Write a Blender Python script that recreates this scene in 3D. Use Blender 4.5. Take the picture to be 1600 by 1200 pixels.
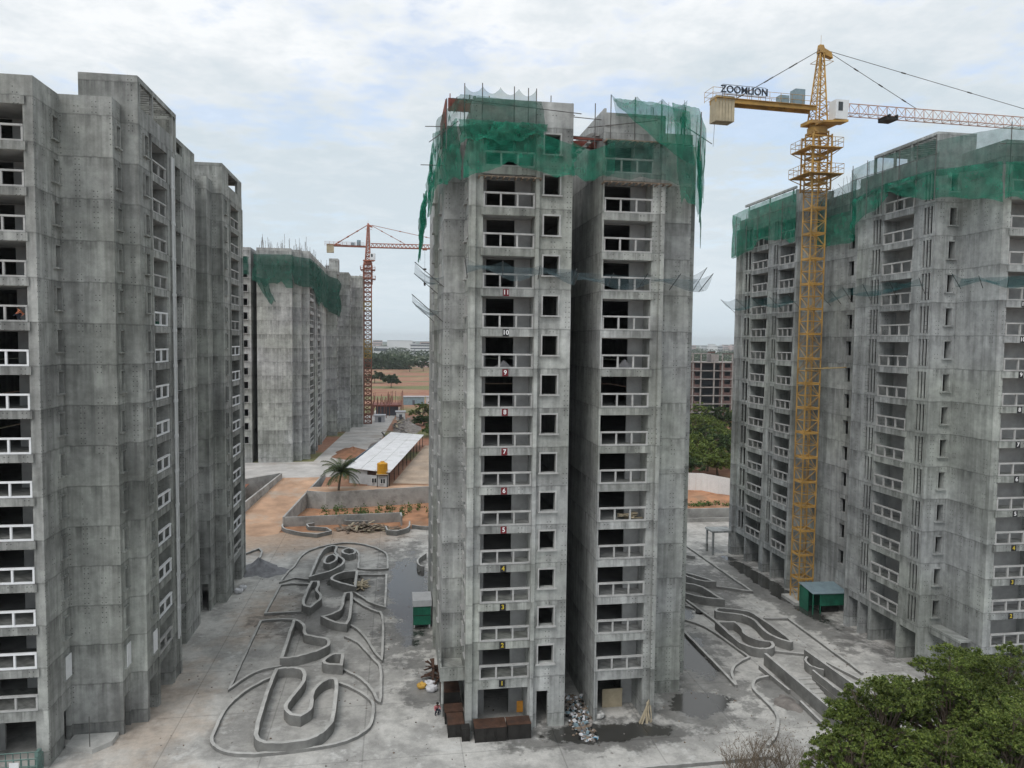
import bpy, bmesh, math, random
import numpy as np
from mathutils import Vector, Matrix
R = math.radians
for o in list(bpy.data.objects): bpy.data.objects.remove(o)
S = bpy.context.scene
C = S.collection
random.seed(7)

# ------------------------------------------------------------------ camera
CAM_H = 30.1
PITCH, ROLL, YAW = R(3.3), R(0.65), R(9.0)
f0 = Vector((math.sin(YAW), math.cos(YAW), 0)); r0 = Vector((math.cos(YAW), -math.sin(YAW), 0)); u0 = Vector((0, 0, 1))
fw = f0*math.cos(PITCH) - u0*math.sin(PITCH); up = f0*math.sin(PITCH) + u0*math.cos(PITCH)
rt = r0*math.cos(ROLL) + up*math.sin(ROLL); uu = -r0*math.sin(ROLL) + up*math.cos(ROLL)
cd = bpy.data.cameras.new('camera'); cam = bpy.data.objects.new('camera', cd); C.objects.link(cam)
m = Matrix((rt, uu, -fw)).transposed().to_4x4(); m.translation = (0, 0, CAM_H); cam.matrix_world = m
cd.sensor_width = 36; cd.lens = 36*1150/1600; cd.clip_start = 0.5; cd.clip_end = 20000
S.camera = cam

# ------------------------------------------------------------------ world, sun, exposure
SUN_EL, SUN_AZ = R(54), R(222)          # azimuth clockwise from +Y: behind the camera, a little left
W = bpy.data.worlds.new('World'); S.world = W; W.use_nodes = True
def world():
    nt = W.node_tree; nt.nodes.clear(); L = nt.links.new
    def nd(t, **k):
        n = nt.nodes.new(t)
        for a, b in k.items(): setattr(n, a, b)
        return n
    def mth(op, a, b=None, clamp=False):
        n = nd('ShaderNodeMath', operation=op, use_clamp=clamp)
        for i, v in enumerate((a, b)):
            if v is None: continue
            if isinstance(v, (int, float)): n.inputs[i].default_value = v
            else: L(v, n.inputs[i])
        return n.outputs[0]
    sky = nd('ShaderNodeTexSky', sky_type='NISHITA', sun_disc=False, sun_elevation=SUN_EL, sun_rotation=SUN_AZ,
             air_density=1.0, dust_density=2.5, ozone_density=1.0)
    tc = nd('ShaderNodeTexCoord'); sp = nd('ShaderNodeSeparateXYZ'); L(tc.outputs['Generated'], sp.inputs[0])
    z = mth('ADD', mth('MAXIMUM', sp.outputs[2], 0.0), 0.09)
    cb = nd('ShaderNodeCombineXYZ'); L(mth('DIVIDE', sp.outputs[0], z), cb.inputs[0]); L(mth('DIVIDE', sp.outputs[1], z), cb.inputs[1])
    def noise(scale, det, rough, dist=0., off=(0, 0, 0)):
        mp = nd('ShaderNodeMapping'); mp.inputs['Location'].default_value = off; L(cb.outputs[0], mp.inputs[0])
        n = nd('ShaderNodeTexNoise'); n.inputs['Scale'].default_value = scale; n.inputs['Detail'].default_value = det
        n.inputs['Roughness'].default_value = rough; n.inputs['Distortion'].default_value = dist; n.noise_dimensions = '2D'; L(mp.outputs[0], n.inputs['Vector'])
        return n.outputs[0]
    a = noise(0.7, 5, .66, 0, (3.1, 1.2, 0)); b = noise(2.6, 5, .66, 0, (1.7, 4.4, 0)); c = noise(0.28, 1, .5, 0, (5.3, 2.6, 0))
    cov = nd('ShaderNodeValToRGB'); L(mth('ADD', mth('MULTIPLY', a, .62), mth('MULTIPLY', b, .38)), cov.inputs[0])
    cov.color_ramp.elements[0].position = .385; cov.color_ramp.elements[0].color = (.5, .5, .5, 1)
    cov.color_ramp.elements[1].position = .47; cov.color_ramp.elements[1].color = (1, 1, 1, 1)
    den = nd('ShaderNodeValToRGB'); L(mth('ADD', mth('MULTIPLY', b, .45), mth('MULTIPLY', c, .55)), den.inputs[0])
    e = den.color_ramp.elements
    e[0].position = .40; e[0].color = (7.7, 7.9, 8.05, 1); e[1].position = .63; e[1].color = (5.2, 5.85, 6.3, 1)
    k = den.color_ramp.elements.new(.5); k.color = (6.35, 6.75, 7.05, 1)
    mx = nd('ShaderNodeMix', data_type='RGBA'); L(cov.outputs[0], mx.inputs[0]); sk = nd('ShaderNodeVectorMath', operation='SCALE'); sk.inputs['Scale'].default_value = 1.9; L(sky.outputs[0], sk.inputs[0]); L(sk.outputs[0], mx.inputs[6]); L(den.outputs[0], mx.inputs[7])
    hz = nd('ShaderNodeMapRange', interpolation_type='SMOOTHSTEP'); L(sp.outputs[2], hz.inputs[0])
    hz.inputs[1].default_value = 0.0; hz.inputs[2].default_value = .34; hz.inputs[3].default_value = .9; hz.inputs[4].default_value = 0.0
    m2 = nd('ShaderNodeMix', data_type='RGBA'); L(hz.outputs[0], m2.inputs[0]); L(mx.outputs[2], m2.inputs[6]); m2.inputs[7].default_value = (5.4, 6.2, 6.75, 1)
    bg = nd('ShaderNodeBackground'); L(m2.outputs[2], bg.inputs[0]); bg.inputs[1].default_value = 0.13
    out = nd('ShaderNodeOutputWorld'); L(bg.outputs[0], out.inputs[0])
world()
sd = bpy.data.lights.new('sun', 'SUN'); sun = bpy.data.objects.new('sun', sd); C.objects.link(sun)
sd.energy = 1.4; sd.angle = R(28); sd.color = (1, .97, .935)
dv = Vector((math.sin(SUN_AZ)*math.cos(SUN_EL), math.cos(SUN_AZ)*math.cos(SUN_EL), math.sin(SUN_EL)))
sun.rotation_euler = dv.to_track_quat('Z', 'Y').to_euler()
vs = S.view_settings; vs.view_transform = 'Standard'; vs.look = 'None'; vs.exposure = -0.04; vs.gamma = 1; vs.use_curve_mapping = False
cy = S.cycles; cy.transparent_max_bounces = 12; cy.max_bounces = 5; cy.diffuse_bounces = 3; cy.glossy_bounces = 2; cy.transmission_bounces = 2; cy.volume_bounces = 0
cy.use_adaptive_sampling = True; cy.adaptive_threshold = .025; cy.use_denoising = True; cy.caustics_reflective = False; cy.caustics_refractive = False
W.cycles.sampling_method = 'MANUAL'; W.cycles.sample_map_resolution = 512

# ------------------------------------------------------------------ materials
class NT:
    def __init__(s, name):
        s.mat = bpy.data.materials.new(name); s.mat.use_nodes = True; s.nt = s.mat.node_tree; s.nt.nodes.clear()
        s.out = s.nd('ShaderNodeOutputMaterial'); s.geo = None
    def nd(s, t, **k):
        n = s.nt.nodes.new(t)
        for a, b in k.items(): setattr(n, a, b)
        return n
    def L(s, a, b): s.nt.links.new(a, b)
    def put(s, sock, v):
        if isinstance(v, (int, float)): sock.default_value = v
        elif isinstance(v, tuple): sock.default_value = v if len(v) == 4 or len(sock.default_value) == 3 else (*v, 1)
        else: s.L(v, sock)
    def m(s, op, a, b=None, c=None, clamp=False):
        n = s.nd('ShaderNodeMath', operation=op, use_clamp=clamp)
        for i, v in enumerate((a, b, c)):
            if v is not None: s.put(n.inputs[i], v)
        return n.outputs[0]
    def pos(s):
        if not s.geo: s.geo = s.nd('ShaderNodeNewGeometry')
        return s.geo.outputs['Position']
    def xyz(s):
        n = s.nd('ShaderNodeSeparateXYZ'); s.L(s.pos(), n.inputs[0]); return n.outputs
    def vec(s, x, y, z):
        n = s.nd('ShaderNodeCombineXYZ')
        for i, v in enumerate((x, y, z)): s.put(n.inputs[i], v)
        return n.outputs[0]
    def noise(s, scale, det=4, rough=.55, v=None, dist=0.):
        n = s.nd('ShaderNodeTexNoise'); s.L(v if v is not None else s.pos(), n.inputs['Vector'])
        n.inputs['Scale'].default_value = scale; n.inputs['Detail'].default_value = det; n.inputs['Roughness'].default_value = rough; n.inputs['Distortion'].default_value = dist
        return n.outputs[0]
    def white(s, v):
        n = s.nd('ShaderNodeTexWhiteNoise', noise_dimensions='3D'); s.L(v, n.inputs['Vector']); return n.outputs['Value']
    def rng(s, v, a, b, c, d, smooth=False):
        n = s.nd('ShaderNodeMapRange'); n.interpolation_type = 'SMOOTHSTEP' if smooth else 'LINEAR'
        for i, x in enumerate((v, a, b, c, d)): s.put(n.inputs[i], x)
        return n.outputs[0]
    def mix(s, f, a, b, blend='MIX'):
        n = s.nd('ShaderNodeMix', data_type='RGBA', blend_type=blend); s.put(n.inputs[0], f); s.put(n.inputs[6], a); s.put(n.inputs[7], b); return n.outputs[2]
    def scale(s, col, f):
        n = s.nd('ShaderNodeVectorMath', operation='SCALE'); s.put(n.inputs[0], col); s.put(n.inputs['Scale'], f); return n.outputs[0]
    def bsdf(s, col, rough=.8, metal=0., bump=None, bs=.3, bd=.02, spec=.35):
        b = s.nd('ShaderNodeBsdfPrincipled'); s.put(b.inputs['Base Color'], col); s.put(b.inputs['Roughness'], rough); s.put(b.inputs['Metallic'], metal)
        s.put(b.inputs['Specular IOR Level'], spec)
        if bump is not None:
            n = s.nd('ShaderNodeBump'); n.inputs['Strength'].default_value = bs; n.inputs['Distance'].default_value = bd; s.L(bump, n.inputs['Height']); s.L(n.outputs[0], b.inputs['Normal'])
        s.L(b.outputs[0], s.out.inputs[0]); return s.mat

def concrete(name, base, dots=1.0, z0=1.06, streak=.5, tint=(.86, .88, .8)):
    t = NT(name); x, y, z = t.xyz(); u = t.m('ADD', x, y)
    zz = t.m('DIVIDE', t.m('SUBTRACT', z, z0), 3.0); fz = t.m('MULTIPLY', t.m('FRACT', zz), 3.0); kz = t.m('FLOOR', zz)
    f = t.rng(t.noise(.16, 3, .65), .3, .7, .74, 1.24)
    f = t.m('MULTIPLY', f, t.rng(t.noise(1.1, 4, .72), .3, .7, .74, 1.2))
    st = t.noise(1.0, 2, .6, t.vec(t.m('MULTIPLY', u, 1.7), t.m('MULTIPLY', t.m('SUBTRACT', x, y), .05), t.m('MULTIPLY', z, .09)))
    f = t.m('MULTIPLY', f, t.rng(st, .34, .60, 1-.36*streak, 1.07))
    pw = t.white(t.vec(t.m('FLOOR', t.m('DIVIDE', u, 1.2)), kz, t.m('FLOOR', t.m('MULTIPLY', t.m('SUBTRACT', x, y), .25))))
    f = t.m('MULTIPLY', f, t.rng(pw, 0, 1, .90, 1.08))
    bw = t.white(t.vec(kz, t.m('FLOOR', t.m('DIVIDE', u, 5.3)), 0.)); f = t.m('MULTIPLY', f, t.rng(bw, 0, 1, .84, 1.1))
    pq = t.white(t.vec(t.m('FLOOR', t.m('DIVIDE', t.m('ADD', u, .37), 2.4)), t.m('FLOOR', t.m('DIVIDE', z, 1.5)), kz)); f = t.m('MULTIPLY', f, t.rng(pq, .86, .9, 1., 1.08)); f = t.m('MULTIPLY', f, t.rng(pq, .08, .12, .92, 1.))
    # cold joints between lifts, with the wet run-off just below each
    wob = t.m('MULTIPLY', t.m('SUBTRACT', t.noise(2.2, 0), .5), .12); fj = t.m('ADD', fz, wob)
    dj = t.m('MINIMUM', fj, t.m('SUBTRACT', 3.0, fj)); f = t.m('MULTIPLY', f, t.rng(dj, .01, .09, .72, 1.0))
    run = t.m('MULTIPLY', t.rng(fj, 1.7, 3.0, 0., 1., True), t.rng(t.noise(.9, 2, .7, t.vec(t.m('MULTIPLY', u, 2.2), x, t.m('MULTIPLY', z, .25))), .42, .62, 0, 1))
    f = t.m('MULTIPLY', f, t.m('SUBTRACT', 1.0, t.m('MULTIPLY', run, .42)))
    fu = t.m('FRACT', t.m('DIVIDE', u, .6)); f = t.m('MULTIPLY', f, t.rng(t.m('MINIMUM', fu, t.m('SUBTRACT', 1., fu)), .012, .035, .94, 1.0))
    if dots:
        uh = t.m('SUBTRACT', t.m('ABSOLUTE', t.m('MULTIPLY', t.m('SUBTRACT', t.m('FRACT', t.m('DIVIDE', u, 1.2)), .5), 1.2)), .13); a = uh; b = t.m('MULTIPLY', t.m('SUBTRACT', t.m('FRACT', t.m('DIVIDE', fz, .375)), .5), .375)
        d = t.m('SQRT', t.m('ADD', t.m('MULTIPLY', a, a), t.m('MULTIPLY', b, b)))
        hole = t.m('MULTIPLY', t.m('LESS_THAN', d, .045), t.m('GREATER_THAN', t.white(t.vec(t.m('FLOOR', t.m('DIVIDE', u, 1.2)), t.m('FLOOR', t.m('DIVIDE', fz, .75)), kz)), .4))
        hole = t.m('MULTIPLY', hole, t.m('GREATER_THAN', t.noise(.22, 0), .44))
        f = t.m('MULTIPLY', f, t.m('SUBTRACT', 1.0, t.m('MULTIPLY', hole, .6*dots)))
    col = t.scale(t.mix(t.rng(t.noise(.09, 1), .4, .62, 0, .75), base, tuple(base[i]*tint[i]*1.02 for i in range(3))), f)
    return t.bsdf(col, .86)

def plain(name, col, rough=.7, metal=0., var=.15, sc=1.5, spec=.35, dirt=None):
    t = NT(name); f = t.rng(t.noise(sc, 4, .6), .3, .7, 1-var, 1+var); c = t.scale(col, f)
    if dirt: c = t.mix(t.rng(t.noise(sc*.6, 4, .7), .5, .68, 0, .85), c, dirt)
    return t.bsdf(c, rough, metal, spec=spec)

MT = {}
MT['conc'] = concrete('cast_concrete', (.378, .386, .378), streak=.6)
MT['conc_left'] = concrete('weathered_concrete', (.335, .34, .327), streak=.7, tint=(.9, .92, .87))
MT['conc_right'] = concrete('cool_concrete', (.365, .378, .376), streak=.65)
MT['conc_far'] = concrete('far_concrete', (.40, .405, .40), z0=1.06, streak=.6)
MT['conc_smooth'] = concrete('smooth_concrete', (.36, .36, .345), dots=0, streak=.9)
MT['precast'] = plain('precast_concrete', (.40, .40, .39), .8, 0, .2, 1.1)
MT['white'] = plain('white_paint', (.78, .79, .80), .5, 0, .08, 1.2)
MT['board'] = plain('white_board', (.74, .75, .76), .6, 0, .08)
MT['plaster'] = plain('inner_plaster', (.33, .33, .325), .9, 0, .2, .8)
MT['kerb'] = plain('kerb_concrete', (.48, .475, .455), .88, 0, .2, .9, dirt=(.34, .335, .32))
MT['kerb_side_shade'] = plain('shaded_kerb_side', (.21, .208, .198), .92, 0, .25, .9, dirt=(.15, .148, .142))  # shade on the kerb and planter sides is put into this darker colour
MT['boundary'] = plain('boundary_concrete', (.38, .375, .36), .9, 0, .25, .5, dirt=(.19, .185, .175))
MT['rust'] = plain('rusty_steel', (.085, .045, .03), .8, .2, .45, 1.4, dirt=(.05, .035, .03))
MT['dark_steel'] = plain('dark_steel', (.03, .028, .026), .7, .3, .4, 1.2)
MT['galv'] = plain('galvanised_pole', (.12, .115, .11), .6, .4, .3)
MT['bar'] = plain('rebar_steel', (.10, .075, .06), .8, .2, .3)
MT['yellow'] = plain('crane_yellow', (.48, .285, .08), .65, 0, .3, .5, dirt=(.22, .14, .07))
MT['pale_yellow'] = plain('faded_crane_yellow', (.47, .36, .18), .6, 0, .2, .7, dirt=(.3, .2, .1))
MT['jibpaint'] = plain('pale_jib_paint', (.50, .33, .27), .55, 0, .15)
MT['cw'] = plain('counterweight_concrete', (.42, .36, .25), .85, 0, .25, .8)
MT['red'] = plain('crane_red', (.34, .13, .085), .6, 0, .25, .5)
MT['maroon'] = plain('mast_maroon', (.24, .11, .08), .7, 0, .3, .4)
MT['ochre'] = plain('mast_ochre', (.36, .23, .07), .7, 0, .3, .4)
MT['cab'] = plain('cab_white', (.72, .74, .75), .4, 0, .05)
MT['glass'] = plain('dark_glass', (.03, .035, .04), .12, 0, .2, spec=.6)
MT['bluegrey'] = plain('blue_grey_steel', (.22, .30, .34), .5, 0, .15)
MT['greenpaint'] = plain('green_sheet', (.015, .14, .085), .55, 0, .25, .8, dirt=(.01, .07, .045))
MT['bluesheet'] = plain('blue_sheet', (.16, .25, .34), .5, .1, .2, .8)
MT['teal_steel'] = plain('teal_steel', (.13, .21, .19), .6, .2, .25)
MT['roofwhite'] = plain('white_sheet_roof', (.66, .66, .67), .55, .0, .12, .5, dirt=(.5, .5, .49))
MT['hutwall'] = plain('pale_wall', (.46, .47, .48), .8, 0, .1)
MT['tank'] = plain('yellow_plastic', (.60, .30, .02), .45, 0, .1)
MT['fence'] = plain('white_sheet', (.78, .80, .80), .5, 0, .06)
MT['brick'] = plain('red_brick', (.135, .085, .078), .9, 0, .25, 1.)
MT['framec'] = plain('frame_concrete', (.30, .28, .27), .9, 0, .2, .6)
MT['numdark'] = plain('number_plate_dark', (.02, .02, .022), .7)
MT['numred'] = plain('number_plate_maroon', (.14, .012, .018), .7)
MT['numwhite'] = plain('number_white', (.8, .8, .8), .7, 0, .05)
MT['numyellow'] = plain('number_yellow', (.55, .42, .04), .7, 0, .1)
MT['wood'] = plain('grey_timber', (.22, .17, .13), .9, 0, .35, 1.3)
MT['formwood'] = plain('formwork_ply', (.19, .06, .045), .8, 0, .3, 1.2)
MT['ply'] = plain('pale_ply', (.40, .34, .24), .85, 0, .2)
MT['sand'] = plain('grey_sand', (.20, .20, .21), .95, 0, .25, 1.5)
MT['soilheap'] = plain('soil_heap', (.24, .12, .07), .95, 0, .3, .8)
MT['rubble'] = plain('rubble', (.22, .2, .185), .95, 0, .45, .8)
MT['bark'] = plain('bark', (.13, .10, .075), .95, 0, .3, 2)
MT['twig'] = plain('dry_twig', (.16, .125, .09), .9, 0, .2)
MT['pipe'] = plain('white_pipe', (.62, .63, .63), .5, 0, .1)
MT['orangerust'] = plain('rust_stain', (.36, .16, .02), .9, 0, .3)
MT['bagw'] = plain('white_bag', (.62, .62, .64), .7); MT['bagy'] = plain('yellow_bag', (.55, .33, .07), .7)
MT['tarp'] = plain('blue_tarp', (.12, .30, .45), .6)
MT['skin'] = plain('skin', (.16, .085, .055), .6, 0, .05); MT['pink'] = plain('pink_cloth', (.45, .16, .17), .9); MT['darkcloth'] = plain('dark_cloth', (.03, .035, .05), .9)
MT['orange_cloth'] = plain('orange_cloth', (.60, .22, .12), .9); MT['helmet'] = plain('red_helmet', (.45, .03, .02), .35); MT['hair'] = plain('black_hair', (.012, .01, .009), .6)
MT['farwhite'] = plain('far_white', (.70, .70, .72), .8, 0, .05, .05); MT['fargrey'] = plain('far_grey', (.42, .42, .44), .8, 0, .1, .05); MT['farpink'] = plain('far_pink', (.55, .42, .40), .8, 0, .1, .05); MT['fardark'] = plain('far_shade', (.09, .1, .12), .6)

def leafmat(name, a, b, trans=.25):
    t = NT(name); g = t.nd('ShaderNodeNewGeometry'); r = g.outputs['Random Per Island']
    c = t.mix(r, a, b); c = t.scale(c, t.rng(t.noise(.45, 2), .3, .7, .6, 1.35))
    p = t.nd('ShaderNodeBsdfPrincipled'); t.put(p.inputs['Base Color'], c); p.inputs['Roughness'].default_value = .55; p.inputs['Specular IOR Level'].default_value = .25
    tr = t.nd('ShaderNodeBsdfTranslucent'); t.put(tr.inputs[0], c); mx = t.nd('ShaderNodeMixShader'); mx.inputs[0].default_value = trans
    t.L(p.outputs[0], mx.inputs[1]); t.L(tr.outputs[0], mx.inputs[2]); t.L(mx.outputs[0], t.out.inputs[0]); return t.mat
MT['leaf'] = leafmat('neem_leaf', (.055, .095, .02), (.22, .27, .065), .35)
MT['leaf2'] = leafmat('dark_leaf', (.022, .045, .014), (.07, .115, .03))
MT['palm'] = leafmat('palm_leaf', (.025, .05, .015), (.075, .10, .03))
MT['farleaf'] = leafmat('far_leaf', (.03, .052, .026), (.06, .09, .04))
MT['grassleaf'] = leafmat('weed_leaf', (.05, .10, .02), (.10, .16, .04))

def netmat(name, col, alpha, var=.18, sc=1.2):
    t = NT(name); c = t.scale(col, t.rng(t.noise(sc, 4), .3, .7, .72, 1.25))
    d = t.nd('ShaderNodeBsdfDiffuse'); t.put(d.inputs[0], c); tr = t.nd('ShaderNodeBsdfTranslucent'); t.put(tr.inputs[0], c)
    m1 = t.nd('ShaderNodeMixShader'); m1.inputs[0].default_value = .4; t.L(d.outputs[0], m1.inputs[1]); t.L(tr.outputs[0], m1.inputs[2])
    tp = t.nd('ShaderNodeBsdfTransparent'); m2 = t.nd('ShaderNodeMixShader')
    t.put(m2.inputs[0], t.m('ADD', alpha, t.m('MULTIPLY', t.m('SUBTRACT', t.noise(sc*.7, 5, .6), .5), var*2), clamp=True))
    t.L(tp.outputs[0], m2.inputs[1]); t.L(m1.outputs[0], m2.inputs[2]); t.L(m2.outputs[0], t.out.inputs[0]); return t.mat
MT['net'] = netmat('green_shade_net', (.034, .25, .165), .62, .32)
MT['net_thin'] = netmat('thin_green_net', (.02, .15, .11), .42, .12)
MT['net_pale'] = netmat('grey_green_net', (.055, .165, .13), .52, .26)
MT['net_bluegreen'] = netmat('sparse_teal_net', (.03, .14, .15), .30, .14)
MT['net_grey'] = netmat('grey_catch_net', (.12, .17, .19), .30, .25)
MT['net_far'] = netmat('far_green_net', (.045, .15, .115), .72)

# ------------------------------------------------------------------ mesh helpers
class MB:
    def __init__(s): s.v = []; s.f = []; s.mi = []
    def poly(s, pts, mi=0):
        n = len(s.v); s.v += [tuple(p) for p in pts]; s.f.append(tuple(range(n, n+len(pts)))); s.mi.append(mi); return s
    def box(s, x0, x1, y0, y1, z0, z1, mi=0):
        n = len(s.v); s.v += [(x0, y0, z0), (x1, y0, z0), (x1, y1, z0), (x0, y1, z0), (x0, y0, z1), (x1, y0, z1), (x1, y1, z1), (x0, y1, z1)]
        for q in ((0, 3, 2, 1), (4, 5, 6, 7), (0, 1, 5, 4), (1, 2, 6, 5), (2, 3, 7, 6), (3, 0, 4, 7)): s.f.append(tuple(n+i for i in q)); s.mi.append(mi)
        return s
    def hexa(s, p, mi=0):
        n = len(s.v); s.v += [tuple(q) for q in p]
        for q in ((0, 3, 2, 1), (4, 5, 6, 7), (0, 1, 5, 4), (1, 2, 6, 5), (2, 3, 7, 6), (3, 0, 4, 7)): s.f.append(tuple(n+i for i in q)); s.mi.append(mi)
        return s
    def tube(s, a, b, r, r2=None, n=6, mi=0, cap=True):
        a = Vector(a); b = Vector(b); r2 = r if r2 is None else r2; d = (b-a)
        if d.length < 1e-6: return s
        d.normalize(); e = d.orthogonal().normalized(); g = d.cross(e); k = len(s.v)
        for c, rr in ((a, r), (b, r2)):
            for i in range(n):
                t = 2*math.pi*i/n + math.pi/4; s.v.append(tuple(c + e*(rr*math.cos(t)) + g*(rr*math.sin(t))))
        for i in range(n): j = (i+1) % n; s.f.append((k+i, k+j, k+n+j, k+n+i)); s.mi.append(mi)
        if cap: s.f.append(tuple(k+i for i in reversed(range(n)))); s.f.append(tuple(k+n+i for i in range(n))); s.mi += [mi, mi]
        return s
    def prism(s, poly, z0, z1, mi=0):
        n = len(poly); k = len(s.v); s.v += [(x, y, z0) for x, y in poly] + [(x, y, z1) for x, y in poly]
        for i in range(n): j = (i+1) % n; s.f.append((k+i, k+j, k+n+j, k+n+i)); s.mi.append(mi)
        s.f.append(tuple(k+i for i in reversed(range(n)))); s.f.append(tuple(k+n+i for i in range(n))); s.mi += [mi, mi]; return s
    def mesh(s, name, mats, smooth=False):
        me = bpy.data.meshes.new(name); me.from_pydata(s.v, [], s.f)
        for q in (mats if isinstance(mats, (list, tuple)) else [mats]): me.materials.append(MT[q] if isinstance(q, str) else q)
        if any(s.mi): me.polygons.foreach_set('material_index', s.mi)
        if smooth: me.polygons.foreach_set('use_smooth', [True]*len(me.polygons))
        me.update(); return me
    def build(s, name, mats, parent=None, loc=(0, 0, 0), smooth=False): return link(name, s.mesh(name, mats, smooth), parent, loc)
def link(name, me, parent=None, loc=(0, 0, 0)):
    o = bpy.data.objects.new(name, me); C.objects.link(o); o.location = loc
    if parent: o.parent = parent
    return o
def tag(o, label, cat=None, group=None):
    o['label'] = label
    if cat: o['category'] = cat; o['kind'] = 'thing'
    if group: o['group'] = group
    return o
def thing(name, label, cat, loc=(0, 0, 0), group=None): return tag(link(name, None, None, loc), label, cat, group)
def struct(o, kind='structure'): o['kind'] = kind; return o

def rounded(pts, closed=False, it=2, maxang=62):
    P = [Vector((p[0], p[1])) for p in pts]
    for _ in range(it):
        n = len(P); Q = []
        for i, p in enumerate(P):
            if not closed and i in (0, n-1): Q.append(p); continue
            a = P[i-1]; b = P[(i+1) % n]; d1 = (p-a); d2 = (b-p)
            if d1.length < 1e-5 or d2.length < 1e-5: continue
            if math.degrees(abs(d1.angle(d2))) > maxang: Q.append(p)
            else: Q += [p - d1*.25, p + d2*.25]
        P = Q
    return P
def wallpath(pts, t, z0, z1, closed=False, it=2, mi=0, mb=None, maxang=62, jit=.022):
    """a thin wall along a plan polyline; z1 may be a list (one top height for each end)"""
    P = rounded(pts, closed, it, maxang); mb = mb or MB(); Lp = []; Rp = []; jr = random.Random(int(abs(pts[0][0]*91+pts[0][1]*37)))
    if it > 1:
        Q_ = []
        for i in range(len(P)):
            Q_.append(P[i])
            if (closed or i < len(P)-1):
                nx_ = P[(i+1) % len(P)]; dd = (nx_-P[i]).length; ns = int(dd/1.1)
                Q_ += [P[i].lerp(nx_, q/(ns+1)) for q in range(1, ns+1)]
        P = [p+Vector((jr.uniform(-jit, jit), jr.uniform(-jit, jit))) for p in Q_]
    n = len(P)
    for i in range(n):
        a = P[i-1] if (closed or i > 0) else None; b = P[(i+1) % n] if (closed or i < n-1) else None
        d1 = (P[i]-a).normalized() if a is not None else None; d2 = (b-P[i]).normalized() if b is not None else None
        d = (d1+d2) if (d1 is not None and d2 is not None) else (d1 if d1 is not None else d2)
        if d.length < .2: d = d2 if d2 is not None else d1
        d = d.normalized(); nr = Vector((d.y, -d.x)); k = 1.0
        if d1 is not None and d2 is not None: k = 1/max(.5, abs(nr.dot(Vector((d1.y, -d1.x)))))
        Lp.append(P[i]-nr*t/2*k); Rp.append(P[i]+nr*t/2*k)
    k = len(mb.v)
    for i in range(n):
        zt = (z1 if not isinstance(z1, (list, tuple)) else z1[0]+(z1[1]-z1[0])*i/(n-1))+(jr.uniform(-jit, jit)*1.3 if it > 1 else 0)
        mb.v += [(Lp[i].x, Lp[i].y, z0), (Rp[i].x, Rp[i].y, z0), (Rp[i].x, Rp[i].y, zt), (Lp[i].x, Lp[i].y, zt)]
    for i in range(n if closed else n-1):
        a = k+4*i; b = k+4*((i+1) % n)
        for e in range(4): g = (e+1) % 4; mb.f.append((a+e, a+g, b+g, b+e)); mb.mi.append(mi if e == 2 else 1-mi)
    if not closed:
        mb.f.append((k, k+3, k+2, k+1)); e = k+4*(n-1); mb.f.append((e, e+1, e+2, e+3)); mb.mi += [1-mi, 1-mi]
    return mb
def textmesh(s, size, depth=.02):
    c = bpy.data.curves.new('txt', 'FONT'); c.body = s; c.size = size; c.extrude = depth; c.align_x = 'CENTER'; c.align_y = 'CENTER'; c.offset = size*.018
    o = bpy.data.objects.new('txt', c); C.objects.link(o); bpy.context.view_layer.update()
    me = bpy.data.meshes.new_from_object(o.evaluated_get(bpy.context.evaluated_depsgraph_get()))
    bpy.data.objects.remove(o); bpy.data.curves.remove(c); return me
def addmesh(mb, me, M, mi):
    k = len(mb.v); mb.v += [tuple(M @ v.co) for v in me.vertices]
    for p in me.polygons: mb.f.append(tuple(k+i for i in p.vertices)); mb.mi.append(mi)


# ------------------------------------------------------------------ ground
def sheet_with_holes(xs, ys, z, skip):
    mb = MB()
    for i in range(len(xs)-1):
        for j in range(len(ys)-1):
            if skip((xs[i]+xs[i+1])/2, (ys[j]+ys[j+1])/2): continue
            mb.poly([(xs[i], ys[j], z), (xs[i+1], ys[j], z), (xs[i+1], ys[j+1], z), (xs[i], ys[j+1], z)])
    return mb
def soilmat():
    t = NT('red_earth'); x, y, z = t.xyz()
    a = t.noise(.012, 5, .6); b = t.noise(.05, 6, .62); c = t.noise(.6, 6, .65)
    col = t.mix(t.rng(b, .40, .66, 0, 1), (.27, .12, .075), (.34, .19, .125))
    strip = t.noise(1, 3, .5, t.vec(t.m('MULTIPLY', x, .006), t.m('MULTIPLY', y, .022), 0.))
    col = t.mix(t.rng(strip, .50, .58, 0, .85), col, (.14, .165, .065))
    col = t.mix(t.rng(a, .56, .66, 0, .8), col, (.33, .27, .13))
    far = t.rng(y, 620., 900., 0, .9); col = t.mix(far, col, (.10, .12, .06))
    col = t.scale(col, t.rng(c, .3, .7, .8, 1.2)); return t.bsdf(col, .95)
MT['soil'] = soilmat()
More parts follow.
